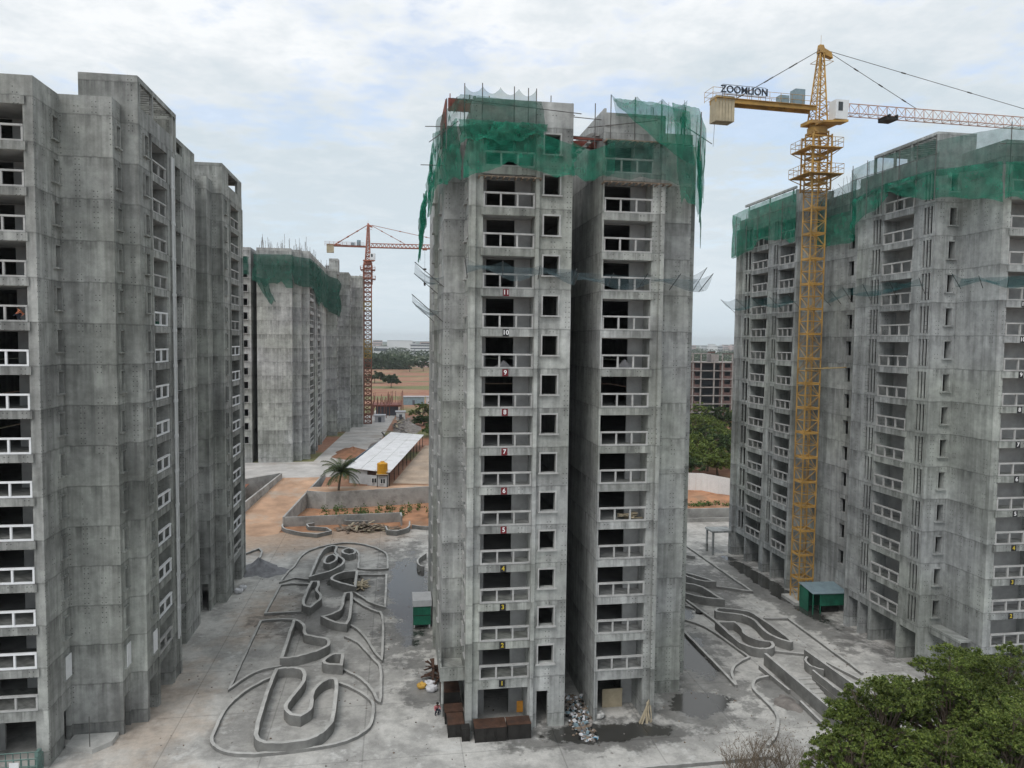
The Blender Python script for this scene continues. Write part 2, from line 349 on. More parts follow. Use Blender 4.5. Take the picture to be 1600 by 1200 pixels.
def plazamat():
    t = NT('site_concrete'); x, y, z = t.xyz()
    n1 = t.noise(.22, 6, .66); n2 = t.noise(1.3, 5, .65); n4 = t.noise(6, 2, .6)
    col = t.mix(t.rng(n1, .40, .60, 0, 1, True), (.335, .328, .312), (.53, .518, .49))
    col = t.scale(col, t.m('MULTIPLY', t.rng(n2, .3, .7, .84, 1.15), t.rng(n4, .3, .7, .94, 1.06)))
    col = t.mix(t.rng(t.noise(.5, 4, .7), .56, .66, 0, .8), col, (.58, .575, .555))
    def ell(cx, cy, rx, ry):
        a = t.m('DIVIDE', t.m('SUBTRACT', x, cx), rx); b = t.m('DIVIDE', t.m('SUBTRACT', y, cy), ry)
        return t.m('SUBTRACT', 1., t.m('SQRT', t.m('ADD', t.m('MULTIPLY', a, a), t.m('MULTIPLY', b, b))))
    def union(ls):
        v = ell(*ls[0])
        for q in ls[1:]: v = t.m('MAXIMUM', v, ell(*q))
        return v
    edge = t.m('MULTIPLY', t.m('SUBTRACT', t.noise(.3, 6, .72), .5), 2.8); fine = t.m('MULTIPLY', t.m('SUBTRACT', t.noise(1.7, 3, .6), .5), .6)
    # red earth tracked in over the slab
    dust = union([(-18.5, 60, 5.5, 16), (-20, 112, 13, 13), (-6, 114, 12, 6), (-14, 82, 5, 12), (-16, 50, 9, 4)])
    col = t.mix(t.rng(t.m('ADD', dust, t.m('MULTIPLY', edge, .8)), 0., .9, 0, .62, True), col, t.mix(t.rng(n2, .35, .65, 0, 1), (.35, .28, .22), (.50, .39, .30)))
    band = t.m('MULTIPLY', t.rng(t.m('ADD', y, t.m('MULTIPLY', edge, 5.)), 99., 117., 0, .9, True), t.rng(x, -7., 4., 1., .15, True))
    col = t.mix(band, col, t.mix(t.rng(n2, .35, .65, 0, 1), (.36, .25, .175), (.47, .335, .24)))
    gx = t.m('MULTIPLY', t.rng(x, -14.2, -13.8, 0, 1), t.rng(x, -1.4, -1.0, 1, 0)); gy = t.m('MULTIPLY', t.rng(y, 53.6, 54.2, 0, 1), t.rng(y, 104., 110., 1, 0))
    col = t.scale(col, t.rng(t.m('MULTIPLY', gx, gy), 0, 1, 1., .82))
    damp = union([(1.5, 88, 4.6, 26), (16, 53.2, 10, 3.0), (28, 66, 4.4, 14), (25, 56.4, 6, 4.4), (45.6, 82, 3.6, 24), (-7, 92, 6, 7), (2.6, 62, 2.4, 4), (-9, 80, 6, 5), (33, 58, 2, 4), (37, 88, 8, 12)])
    dv = t.m('ADD', t.m('ADD', damp, edge), fine); dm = t.rng(dv, .05, .36, 0, 1, True)
    col = t.mix(dm, col, t.scale(col, .45))
    wet = union([(1.6, 88, 3.1, 19), (28, 68, 2.9, 8.5), (16, 53.5, 7, 1.9), (25.5, 56.8, 4, 2.6), (46.3, 84, 1.8, 18), (-6.2, 92.5, 3.2, 3), (31, 78, 3, 5)])
    wv = t.m('ADD', t.m('ADD', wet, t.m('MULTIPLY', edge, .6)), t.m('MULTIPLY', fine, .5)); wm = t.rng(wv, .16, .34, 0, 1, True)
    col = t.mix(wm, col, (.05, .049, .045))
    # sawn joints
    for ax, per, ph in ((x, 7.2, 2.3), (y, 8.1, 4.6)):
        fr = t.m('FRACT', t.m('DIVIDE', t.m('ADD', ax, ph), per)); d = t.m('MULTIPLY', t.m('MINIMUM', fr, t.m('SUBTRACT', 1., fr)), per)
        col = t.scale(col, t.rng(d, .02, .07, .72, 1.))
    rough = t.rng(wm, 0, 1, .85, .16); rough = t.m('MULTIPLY', rough, t.rng(dm, 0, 1, 1., .72))
    bump = t.m('MULTIPLY', t.m('SUBTRACT', 1., wm), t.m('ADD', t.m('MULTIPLY', n2, .6), t.m('MULTIPLY', n4, .4)))
    return t.bsdf(col, rough, spec=.5)
MT['plaza'] = plazamat()
MT['earth_local'] = plain('orange_earth', (.40, .205, .115), .95, 0, .35, .35, dirt=(.30, .2, .13))
MT['ramp'] = plain('dusty_ramp', (.47, .30, .20), .95, 0, .28, .3, dirt=(.42, .36, .30))
MT['yardmat'] = plain('tan_yard', (.40, .31, .235), .95, 0, .3, .25, dirt=(.33, .27, .22))
MT['roadc'] = plain('pale_road', (.46, .44, .42), .9, 0, .25, .25, dirt=(.36, .31, .27))
def in_site(x, y):
    if -60 < x < 75 and -60 < y < 122: return True
    if -14.5 < x < 8 and 122 < y < 138: return True
    if 30 < x < 75 and 122 < y < 138: return True
    if -27 < x < -13.5 and 122 < y < 147.6: return True
    return False
xs = [-5000, -300, -60, -27, -14.5, -13.5, 8, 30, 75, 400, 5000]; ys = [-400, -60, 122, 138, 147.6, 400, 1200, 9000]
struct(sheet_with_holes(xs, ys, 3.0, in_site).build('ground', 'soil'))
# stair well cut out of the site slab: x 34.5..37.6, y 49.5..60
SX0, SX1, SY0, SY1 = 35.5, 37.3, 49.6, 60.2
struct(sheet_with_holes([-60, SX0, SX1, 75], [-60, SY0, SY1, 117.2], 0.0, lambda x, y: SX0 < x < SX1 and SY0 < y < SY1).build('plaza', 'plaza'))
struct(MB().poly([(-60, 117.2, -.02), (75, 117.2, -.02), (75, 148, -.02), (-60, 148, -.02)]).build('sunken_soil', 'earth_local'))
struct(MB().poly([(-30, 110, .012), (-17.9, 116.5, .012), (-17.6, 122, .12), (-13.9, 147.7, 3.01), (-21.9, 147.7, 3.01), (-27.2, 118, .05)]).build('ramp', 'ramp'))
struct(MB().poly([(-44, 147.7, 3.016), (-11.5, 147.7, 3.016), (-4, 200, 3.016), (2, 300, 3.016), (-6, 300, 3.016), (-12.5, 250, 3.016), (-18, 167, 3.016), (-44, 166, 3.016)]).build('road', 'roadc'))
struct(MB().poly([(-15.5, 134.4, 2.99), (-12.1, 132.8, 2.99), (8.1, 136.5, 2.99), (8.1, 138.1, 2.99), (-15.5, 138.1, 2.99)]).build('terrace', 'ramp'))
struct(MB().poly([(-.5, 140, 3.02), (10, 138, 3.02), (13, 192, 3.02), (7.5, 190, 3.02)]).build('yard', 'yardmat'))

# ------------------------------------------------------------------ towers
SH = 3.0
def build_tower(name, label, base, plan, mat, n=15, parapets=None, white=None, winmat='precast', numbers=None, extras=None, zb=0., roof_z=None):
    """plan: list of dict(p=(x,y), ops=[...], g=[...], fins=[(u0,u1,proud)]) counter-clockwise; one storey mesh is shared by all storeys"""
    T = thing(name, label, 'building', (base[0], base[1], zb)); off = Vector((-base[0], -base[1], 0))
    P = [Vector(q['p']) for q in plan]; N = len(P)
    outline = [(p.x, p.y) for p in P]
    def frame(i):
        a = P[i]; b = P[(i+1) % N]; d = (b-a); L = d.length; d = d/L; nn = Vector((d.y, -d.x))
        return a, d, nn, L, (lambda u, z, o=0.: (a.x+d.x*u+nn.x*o, a.y+d.y*u+nn.y*o, z))
    def obox(mb, Q, u0, u1, z0, z1, o0, o1, mi=0):
        mb.hexa([Q(u0, z0, o1), Q(u1, z0, o1), Q(u1, z0, o0), Q(u0, z0, o0), Q(u0, z1, o1), Q(u1, z1, o1), Q(u1, z1, o0), Q(u0, z1, o0)], mi)
    def ring(h, key, zlow=.008):
        mb = MB()
        for i, sg in enumerate(plan):
            a, d, nn, L, Q = frame(i); ops = sg.get(key, [])
            us = sorted({0., L, *[x for o in ops for x in (o[1], o[2])]}); zs = sorted({zlow, h, *[x for o in ops for x in (o[3], o[4])]})
            for ia in range(len(us)-1):
                for ib in range(len(zs)-1):
                    cu = (us[ia]+us[ia+1])/2; cz = (zs[ib]+zs[ib+1])/2
                    if any(o[1] < cu < o[2] and o[3] < cz < o[4] for o in ops): continue
                    mb.poly([Q(us[ia], zs[ib]), Q(us[ia+1], zs[ib]), Q(us[ia+1], zs[ib+1]), Q(us[ia], zs[ib+1])])
            for o in ops:
                k, ua, ub, za, zb_ = o[:5]; D = o[7] if len(o) > 7 else {'win': .5, 'slit': .4, 'bal': 1.7, 'louv': .45, 'rec': 1.2, 'open': 2.6, 'door': .35}[k]
                mb.poly([Q(ua, za), Q(ua, zb_), Q(ua, zb_, -D), Q(ua, za, -D)]); mb.poly([Q(ub, za), Q(ub, za, -D), Q(ub, zb_, -D), Q(ub, zb_)])
                if k != 'rec':
                    mb.poly([Q(ua, zb_), Q(ub, zb_), Q(ub, zb_, -D), Q(ua, zb_, -D)], 1 if k == 'bal' else 0); (mb.poly([Q(ua, za), Q(ua, za, -D), Q(ub, za, -D), Q(ub, za)]) if za > 0 else None)
                if k == 'rec': mb.poly([Q(ua, za, -D), Q(ub, za, -D), Q(ub, zb_, -D), Q(ua, zb_, -D)])
                if k in ('bal', 'open'):
                    da, db = o[5] if len(o) > 5 and o[5] else (.2, .66); w = ub-ua; dz = min(zb_-za, 2.34)-.02
                    va, vb = ua+w*da, ua+w*db
                    for q0, q1, z0, z1 in ((ua, va, za, zb_), (vb, ub, za, zb_), (va, vb, za+dz, zb_)):
                        if q1-q0 > .02 and z1-z0 > .02: mb.poly([Q(q0, z0, -D), Q(q1, z0, -D), Q(q1, z1, -D), Q(q0, z1, -D)], 1)
                    # reveal of the inner doorway
                    mb.poly([Q(va, za, -D), Q(va, za+dz, -D), Q(va, za+dz, -D-.2), Q(va, za, -D-.2)], 1); mb.poly([Q(vb, za, -D), Q(vb, za, -D-.2), Q(vb, za+dz, -D-.2), Q(vb, za+dz, -D)], 1)
                if k == 'bal': obox(mb, Q, ua-.16, ub+.16, 2.42, 2.985, .003, .13)
            for u0_, u1_, pr in sg.get('fins', []): obox(mb, Q, u0_, u1_, 0.0, h, -.25, pr)
        # floor plate
        mb.poly([(x, y, -.02) for x, y in outline], 1); mb.poly([(x, y, -.2) for x, y in reversed(outline)], 1)
        return mb
    typ = ring(SH, 'ops').mesh('storey', [mat, 'plaster']); grd = ring(4.06, 'g', 0.).mesh('ground_storey', [mat, 'plaster'])
    # sub-part meshes, made once
    rails = {}; wins = {}; louvs = {}
    for i, sg in enumerate(plan):
        a, d, nn, L, Q = frame(i)
        for j, o in enumerate(sg.get('ops', [])):
            k, ua, ub, za, zb_ = o[:5]
            if k == 'bal':
                nb = o[6]; mb = MB(); t = .13
                obox(mb, Q, ua, ub, .0, .12, -.11, .05); obox(mb, Q, ua, ub, 1.0, 1.13, -.13, .07)
                for q in range(nb+1):
                    c = ua + t/2 + (ub-ua-t)*q/nb; obox(mb, Q, c-t/2, c+t/2, .12, 1.0, -.10, .04)
                rails[i, j] = mb
            elif k == 'win':
                mb = MB(); t = .11; pr = o[5] if len(o) > 5 else .13
                obox(mb, Q, ua-t, ub+t, zb_, zb_+t, .003, pr); obox(mb, Q, ua-t, ua, za, zb_, .003, pr); obox(mb, Q, ub, ub+t, za, zb_, .003, pr)
                obox(mb, Q, ua-t-.08, ub+t+.08, za-t, za, .003, pr+.1); wins[i, j] = mb
            elif k == 'louv':
                nf = o[5]; mb = MB(); w = (ub-ua)/(2*nf-1)
                for q in range(nf): obox(mb, Q, ua+2*q*w+w*.2, ua+2*q*w+w*.8, za+.002, zb_-.002, -.1, .03)
                louvs[i, j] = mb
    rm = {k: v.mesh('balcony_railing', 'precast') for k, v in rails.items()}; rw = {k: v.mesh('balcony_railing', 'white') for k, v in rails.items()} if white else {}
    wm = {k: v.mesh('window_frame', winmat) for k, v in wins.items()}; lm = {k: v.mesh('louvre_fins', mat) for k, v in louvs.items()}
    g = link('ground_storey', grd, T, off)
    sto = {}
    for s_ in range(1, n):
        z = 4.06 + SH*(s_-1); o = link('storey', typ, T, off + Vector((0, 0, z))); sto[s_] = o
        for k, me in rm.items(): link('balcony_railing', rw[k] if (white and white(s_, k)) else me, o)
        for k, me in wm.items(): link('window_frame', me, o)
        for k, me in lm.items(): link('louvre_fins', me, o)
    top = 4.06 + SH*(n-1)
    mb = MB()
    mb.poly([(x, y, top-.02) for x, y in outline])
    for i in range(N):
        h = (parapets or {}).get(i, 1.35)
        if h <= 0: continue
        a, d, nn, L, Q = frame(i); obox(mb, Q, -.001, L+.001, top, top+h, -.18, -.002*(i % 2)-.001)
    mb.build('parapet', mat, T, off)
    if numbers:
        for s_, (i, u, plate, ink) in numbers.items():
            if s_ not in sto and s_ != 15: continue
            a, d, nn, L, Q = frame(i); mb = MB(); z = -.30
            c = Vector(Q(u, z, .16)); tm = textmesh(str(s_), .48, .012)
            obox(mb, Q, u-.23, u+.23, z-.27, z+.27, .132, .152, 0)
            M = Matrix(((d.x, 0, nn.x, c.x), (d.y, 0, nn.y, c.y), (0, 1, 0, c.z), (0, 0, 0, 1))); addmesh(mb, tm, M, 1)
            mb.build('floor_number', [plate, ink], sto[s_])
    return T, off, sto, frame, obox, top

# window op: ('win',u0,u1,z0,z1,proud); balcony: ('bal',u0,u1,0,2.4,(door range),bays)
B = lambda a, b, nb=3, door=(.2, .66): ('bal', a, b, 0.02, 2.4, door, nb)
WN = lambda a, b, z0=1.05, z1=2.55, pr=.13: ('win', a, b, z0, z1, pr)
OP = lambda a, b, z=3.4, door=(.2, .7): ('open', a, b, 0., z, door)
DR = lambda a, b, z=2.5: ('door', a, b, 0., z)
LV = lambda a, b, nf, z0=.35, z1=2.6: ('louv', a, b, z0, z1, nf-1)

# --- left tower
left_plan = [
 dict(p=(-34, 54.4), ops=[B(5.25, 9.45, 3, (.0, .45)) + (3.6,)], g=[OP(5.2, 9.3, 3.3)], fins=[(9.75, 10.12, .06)]),
 dict(p=(-23.9, 54.4), ops=[WN(2.55, 3.35, .95, 2.5)], g=[DR(2.35, 3.5, 2.7)]),
 dict(p=(-23.9, 58.1)),
 dict(p=(-20.3, 58.1), ops=[WN(.55, 1.25, .95, 2.5)], g=[DR(.3, 1.4, 2.8)]),
 dict(p=(-20.3, 59.8)),
 dict(p=(-19.1, 59.8), ops=[WN(1.15, 1.95, .95, 2.5), B(3.0, 6.5, 2, (.1, .5))], g=[OP(.5, 2.4, 3.0), OP(3.0, 6.4, 3.3, (.2, .5))], fins=[(2.62, 2.86, .1), (6.66, 6.9, .1), (8.45, 8.9, .12)]),
 dict(p=(-19.1, 68.7)),
 dict(p=(-20.3, 68.7), ops=[('rec', 3.4, 6.4, 0, 3.0), ('slit', 6.75, 7.1, .7, 2.3)], g=[('rec', 3.4, 6.4, 0, 4.06)], fins=[(2.2, 2.5, .15)]),
 dict(p=(-20.3, 80.3)), dict(p=(-21.2, 80.3)),
 dict(p=(-21.2, 84.0), g=[DR(.15, .85, 3.0)]),
 dict(p=(-20.1, 84.0)), dict(p=(-20.1, 86.5)),
 dict(p=(-19.0, 86.5), ops=[WN(.9, 1.6, .95, 2.5), B(3.8, 8.2, 2, (.1, .5))], g=[OP(3.8, 8.2, 3.3)], fins=[(10.0, 10.5, .1), (3.3, 3.6, .1)]),
 dict(p=(-19.0, 97)), dict(p=(-34, 97)),
]
T, off, sto, fr, obox, top = build_tower('apartment_tower', 'weathered grey concrete tower with white balcony railings at the left edge', (-26, 58), left_plan, 'conc_left', winmat='conc_left',
    white=lambda s, k: (s <= 9 and s > 1) if k[0] == 0 else s <= (10 if k[0] == 5 else 9) and s > 1)
mb = MB(); mb.box(-23.2, -19.1, 59.83, 60.05, top, 49.6); mb.box(-19.32, -19.08, 60.052, 69.6, 49.22, 49.602)
for y in (60.2, 63.2, 68.4, 69.3): mb.box(-19.31, -19.09, y, y+.25, top, 49.22)
mb.box(-23.2, -19.33, 69.35, 69.6, top, 49.6); mb.box(-23.2, -22.95, 60.06, 69.34, top, 49.6)
mb.box(-20.4, -20.2, 63.5, 68.3, top, 47.6)
for i in range(14): mb.box(-22.94, -19.33, 60.4+i*.62, 60.55+i*.62, 49.2, 49.5)
mb.build('roof_frame', 'conc_left', T, off)
mb = MB(); mb.box(-24, -20.302, 71.6, 71.85, top, 48.75); mb.box(-20.55, -20.28, 71.852, 80.2, 48.35, 48.752); mb.box(-20.55, -20.285, 75.9, 80.2, top, 48.34); mb.box(-24, -23.8, 71.86, 80.2, top, 48.6); mb.box(-23.79, -20.56, 71.86, 80.2, 48.3, 48.6); mb.box(-22.2, -22.0, 71.86, 75.9, top, 48.29)
mb.build('roof_frame', 'conc_left', T, off)
mb = MB(); mb.box(-23.5, -18.98, 86.45, 86.7, top, 49.4); mb.box(-19.25, -18.975, 86.71, 96.8, 48.95, 49.402); mb.box(-19.25, -18.98, 86.72, 89.5, top, 48.94); mb.box(-19.25, -18.98, 94.4, 96.8, top, 48.94); mb.box(-19.25, -18.98, 89.51, 94.39, top, 47.5); mb.box(-22.4, -22.2, 86.71, 96.8, top, 49.3); mb.box(-22.19, -19.26, 86.71, 96.8, 48.96, 49.3)
mb.build('roof_frame', 'conc_left', T, off)
for i, (x, y, r) in enumerate([(-18.93, 67.6, .09), (-18.95, 68.15, .07), (-20.2, 70.0, .07)]):
    mb = MB().tube((x, y, 3.5), (x, y, 45.5), r, n=8)
    for s_ in range(2, 15): mb.tube((x, y, 3.06*s_), (x, y, 3.06*s_+.25), r*1.6, n=8)
    mb.build('drain_pipe', 'pipe', T, off)
for (i, ua, ub) in ((1, 2.5, 3.4), (3, .5, 1.3), (5, 1.1, 2.0)):
    a, d, nn, L, Q = fr(i); mb = MB(); obox(mb, Q, ua, ub, .8, 2.65, .14, .19); mb.build('window_board', 'board', sto[1])
# --- central tower
mid_plan = [
 dict(p=(3.9, 87), ops=[WN(10, 11), WN(21.6, 22.4), ('slit', 17.0, 17.5, .8, 2.3)], fins=[(15.6, 16.1, .25)]),
 dict(p=(3.9, 61.2)),
 dict(p=(5.6, 61.2), ops=[WN(1.0, 1.8), WN(3.6, 4.4)]),
 dict(p=(5.6, 54.9), ops=[B(.78, 4.68, 3, (.12, .68)), WN(5.36, 6.55, 1.05, 2.5)], g=[OP(.7, 4.6, 3.3, (.2, .72)), DR(5.3, 6.2, 2.9)], fins=[(-.3, .2, .34), (4.7, 4.98, .3)]),
 dict(p=(13.15, 54.9)),
 dict(p=(13.15, 71), ops=[WN(1.2, 2.35, 1.0, 2.4, .06)]),
 dict(p=(15.6, 71)),
 dict(p=(15.6, 55.2), ops=[B(.12, 4.0, 3, (.1, .68))], g=[OP(.3, 4.0, 3.3, (.2, .75))], fins=[(4.58, 4.9, .28), (-.02, .1, .1)]),
 dict(p=(20.5, 55.2)),
 dict(p=(20.5, 59)), dict(p=(24.3, 59)), dict(p=(24.3, 62.5)), dict(p=(26.1, 62.5)), dict(p=(26.1, 87)),
]
nums = {s: (3, 2.55, 'numdark' if s < 5 or s == 10 else 'numred', 'numyellow' if s < 5 else 'numwhite') for s in range(1, 12)}
T2, off2, sto2, fr2, obox2, top2 = build_tower('apartment_tower', 'tall unfinished concrete tower in the middle with floor numbers 1 to 11', (14, 60), mid_plan, 'conc',
    parapets={0: 1.5, 1: 1.5, 2: 2.0, 3: 1.9, 4: 1.6, 5: .3, 6: 1.8, 7: 1.5, 8: 1.5, 9: 1.3, 10: 1.3, 11: 1.3, 12: .6, 13: .6}, numbers=nums)
mb = MB(); mb.box(3.9, 8.2, 57.2, 57.35, 47.6, 48.55); mb.box(3.7, 3.85, 57.41, 64, 46.4, 48.5)
for i in range(9): mb.box(4.0+i*.5, 4.07+i*.5, 57.1, 57.19, 47.5, 48.6+.25*(i%3==0))
mb.build('roof_formwork', 'formwood', T2, off2)
mb = MB()
for i in range(60):
    x = 19.5+random.random()*6; y = 57+random.random()*8; mb.tube((x, y, top2), (x+random.uniform(-.1, .1), y, top2+1.2+random.random()*2.3), .016, n=4)
for i in range(30):
    x = 4.2+random.random()*8; y = 58+random.random()*8; mb.tube((x, y, top2), (x+random.uniform(-.1, .1), y, top2+1.2+random.random()*1.6), .016, n=4)
struct(mb.build('starter_bars', 'bar', T2, off2), 'stuff')
# sloping stair slab and formwork in the gap between the wings
mb = MB(); mb.hexa([(12.2, 58, 44.9), (13.6, 58, 44.9), (13.6, 59.2, 44.9), (12.2, 59.2, 44.9), (15.2, 57.4, 46.6), (15.6, 57.4, 46.6), (15.6, 59.2, 46.6), (15.2, 59.2, 46.6)])
for i in range(7): mb.box(13.3+i*.33, 13.6+i*.33, 56.4, 57.3, 44.3+i*.3, 44.42+i*.3)
mb.build('stair_flight', 'precast', T2, off2)
mb = MB().box(12.6, 16.2, 55.6, 55.75, 45.55, 45.7).box(12.4, 16.4, 56.4, 56.55, 45.85, 45.98).box(12.9, 15.6, 57.3, 57.6, 45.4, 45.9); mb.build('roof_formwork', 'formwood', T2, off2)
# formwork soffit boards left under the newest slabs
for (x0, x1, y, z) in ((6.2, 10.4, 54.35, 45.35), (15.6, 20.6, 54.65, 45.35), (6.0, 10.6, 54.5, 42.2), (15.5, 20.8, 54.7, 42.25)):
    mb = MB()
    for i in range(11): x = x0+(x1-x0)*i/10.; mb.box(x-.05, x+.05, y-.25-.2*random.random(), y+.5, z-.12, z)
    mb.box(x0, x1, y-.05, y+.05, z+.001, z+.09); mb.build('formwork_props', 'wood', T2, off2)
# porch roof on the left flank
mb = MB().box(3.55, 5.55, 57.3, 57.45, 3.0, 4.1).box(3.55, 3.7, 57.46, 61, 3.0, 4.1).box(3.701, 5.55, 57.46, 61.1, 3.0, 3.2); mb.build('porch_roof', 'conc', T2, off2)
MB().tube((3.75, 57.55, 0), (3.75, 57.55, 3.0), .12, n=8).build('porch_post', 'conc', T2, off2)
# --- right tower
right_plan = [
 dict(p=(64, 98.6)),
 dict(p=(47.9, 98.6), ops=[LV(1.7, 4.0, 4, .25, 2.7), B(4.25, 8.35, 3, (.1, .55)), LV(9.6, 11.1, 4, .25, 2.7), B(11.3, 14.9, 3, (.1, .55))],
      g=[OP(1.2, 4.0), OP(4.4, 8.2), OP(9.2, 11.2), OP(11.5, 14.8)], fins=[(0, 1.0, .4), (8.5, 8.8, .02), (15.1, 15.55, .12)]),
 dict(p=(47.9, 83.0)),
 dict(p=(50.7, 83.0), ops=[('slit', 5.9, 6.9, .9, 2.5)], fins=[(7.6, 7.75, .2)]),
 dict(p=(50.7, 71.3)),
 dict(p=(47.9, 71.3), ops=[LV(2.2, 3.8, 5, .25, 2.7), B(4.05, 8.3, 3, (.5, .95)), LV(9.5, 10.95, 5, .25, 2.7)], g=[OP(.6, 2.2), OP(2.5, 3.9), OP(4.3, 8.2), OP(8.6, 10.9)], fins=[(0, .15, .1)]),
 dict(p=(47.9, 60.1), ops=[WN(1.3, 1.95, .95, 2.5)]),
 dict(p=(50.3, 60.1)),
 dict(p=(50.3, 55.3), ops=[B(.75, 4.95, 3, (.0, .3))], g=[OP(.75, 4.9)]),
 dict(p=(64, 55.3)),
]
numr = {s: (8, 2.45 - .03*(s-6), 'numdark', 'numyellow' if s < 5 else 'numwhite') for s in range(2, 12)}
T3, off3, sto3, fr3, obox3, top3 = build_tower('apartment_tower', 'grey concrete tower with vertical louvre fins behind the yellow crane, right edge', (56, 75), right_plan, 'conc_right', winmat='conc_right', numbers=numr)
mb = MB(); mb.box(47.88, 51.8, 60.3, 60.5, top3, 49.3); mb.box(47.88, 48.1, 60.51, 69.2, 49.0, 49.302)
for y in (63.6, 66.0, 69.0): mb.box(47.9, 48.1, y, y+.22, top3, 48.99)
mb.box(51.6, 51.8, 60.51, 69.2, top3, 49.3)
for i in range(13): mb.box(48.11, 51.59, 61+i*.62, 61.15+i*.62, 49.0, 49.25)
mb.build('roof_frame', 'conc_right', T3, off3)
mb = MB(); mb.box(47.88, 52.8, 83.8, 84.0, top3, 48.9); mb.box(47.88, 48.1, 84.01, 97.2, 49.05, 49.35)
for i in range(3): mb.box(47.9, 48.05, 84.6+i*5.7, 84.75+i*5.7, top3, 49.05)
mb.box(48.4, 48.6, 84.01, 97.2, top3, 48.6)
mb.build('roof_frame', 'conc_right', T3, off3)
mb = MB()
for i in range(60): y = 72+random.random()*26; mb.tube((48.6+random.random()*3, y, top3), (48.6+random.random()*3, y, top3+1.4+random.random()*1.4), .018, n=4)
struct(mb.build('starter_bars', 'bar', T3, off3), 'stuff')
mb = MB().box(48.9, 50.1, 56.2, 60.0, 4.15, 4.3).box(48.9, 49.05, 56.2, 60.0, 3.6, 4.15); mb.build('porch_roof', 'conc_right', T3, off3)
mb = MB().box(44.6, 47.8, 97.6, 100.2, 3.2, 3.45).box(44.7, 44.95, 97.7, 97.95, 0, 3.2).box(44.7, 44.95, 99.8, 100.05, 0, 3.2); mb.build('porch_roof', 'conc_right', T3, off3)
# --- far tower
far_plan = [
 dict(p=(-46, 166.5), ops=[WN(13.4, 14.4, .9, 2.4), WN(10.4, 11.4, .9, 2.4)]),
 dict(p=(-30.9, 166.5)), dict(p=(-30.9, 176)), dict(p=(-29.7, 176)), dict(p=(-29.7, 166.5)),
 dict(p=(-22.4, 166.5)), dict(p=(-22.4, 168.6)), dict(p=(-20.7, 168.6)), dict(p=(-20.7, 170.4)),
 dict(p=(-19.1, 170.4), ops=[B(.8, 7.6, 2, (.1, .5)), B(17, 23, 2, (.1, .5))], g=[OP(.8, 7.6), OP(17, 23)], fins=[(8.2, 8.8, .3), (13, 14, .3), (24, 25, .3)]),
 dict(p=(-19.1, 211.7)), dict(p=(-46, 211.7)),
]
T4, off4, sto4, fr4, obox4, top4 = build_tower('apartment_tower', 'distant concrete tower with a blank end wall, green net round its top', (-30, 180), far_plan, 'conc_far', zb=2.3)
far_plan2 = [
 dict(p=(-42, 212)), dict(p=(-16.6, 212), ops=[B(1.5, 7.5, 2, (.1, .5))], g=[OP(1.5, 7.5)], fins=[(.1, .6, .3)]), dict(p=(-16.6, 221)),
 dict(p=(-13.6, 221), ops=[B(1.5, 8, 2, (.1, .5))], fins=[(.1, .6, .3), (9.5, 10, .4)]), dict(p=(-13.6, 232)),
 dict(p=(-10.2, 232)), dict(p=(-10.2, 246)), dict(p=(-42, 246)),
]
T5, off5, sto5, fr5, obox5, top5 = build_tower('apartment_tower', 'farthest concrete tower beside the red crane, stepped bare side', (-25, 225), far_plan2, 'conc_far', zb=2.3)
MB().box(-18.5, -16.0, 213, 218, top5, top5+4.4).box(-20, -17, 219, 224, top5, top5+3.0).build('roof_room', 'conc_far', T5, off5)
for (TT, o_, x0, x1, y0, y1, zt, n_) in ((T4, off4, -30, -19.5, 167, 204, top4, 150), (T5, off5, -24, -17, 213, 225, top5, 40)):
    mb = MB()
    for i in range(n_):
        x = random.uniform(x0, x1); y = random.uniform(y0, y1); mb.tube((x, y, zt), (x+random.uniform(-.2, .2), y, zt+1.5+random.random()*3.2), .03, n=4)
    struct(mb.build('starter_bars', 'bar', TT, o_), 'stuff')

# ------------------------------------------------------------------ nets
def lerp_path(pts, t):
    P = [Vector(p) for p in pts]; L = [0.]
    for i in range(1, len(P)): L.append(L[-1]+(P[i]-P[i-1]).length)
    s = t*L[-1]
    for i in range(1, len(P)):
        if s <= L[i]+1e-9: return P[i-1].lerp(P[i], (s-L[i-1])/max(1e-9, L[i]-L[i-1]))
    return P[-1]
def net(label, top_, bot, mat, nu=40, nv=12, amp=.25, scal=0, dip=.5, hem=.25, seed=1, name='safety_net', cat='net', rope=True):
    rnd = random.Random(seed); ph = [rnd.uniform(0, 6.28) for _ in range(8)]; mb = MB(); nu = int(nu*2); nv = int(nv*1.3)
    for i in range(nu+1):
        t = i/nu; A = lerp_path(top_, t); Bq = lerp_path(bot, t)
        if scal: A = A - Vector((0, 0, dip*math.sin(math.pi*((t*scal) % 1.))**.8))
        Bq = Bq + Vector((0, 0, hem*(math.sin(t*9+ph[0])+.6*math.sin(t*23+ph[1])+.2*math.sin(t*37+ph[2]))))
        for j in range(nv+1):
            v = j/nv; p = A.lerp(Bq, v); w = math.sin(math.pi*min(1, v*1.15+.05))
            d = amp*(math.sin(t*13+v*5+ph[3])+.7*math.sin(t*31-v*9+ph[4])+.6*math.sin(t*67+v*11+ph[5])+.5*math.sin(t*113-v*6+ph[7])+.5*math.sin(v*17+t*8+ph[2]))*(.35+.65*w)
            mb.v.append((p.x+d*.6, p.y+d*.8, p.z+.25*amp*math.sin(t*21+v*11+ph[6])*w))
    for i in range(nu):
        for j in range(nv): a = i*(nv+1)+j; mb.f.append((a, a+1, a+nv+2, a+nv+1)); mb.mi.append(0)
    o = mb.build(name, mat, smooth=True); tag(o, label, cat)
    return o
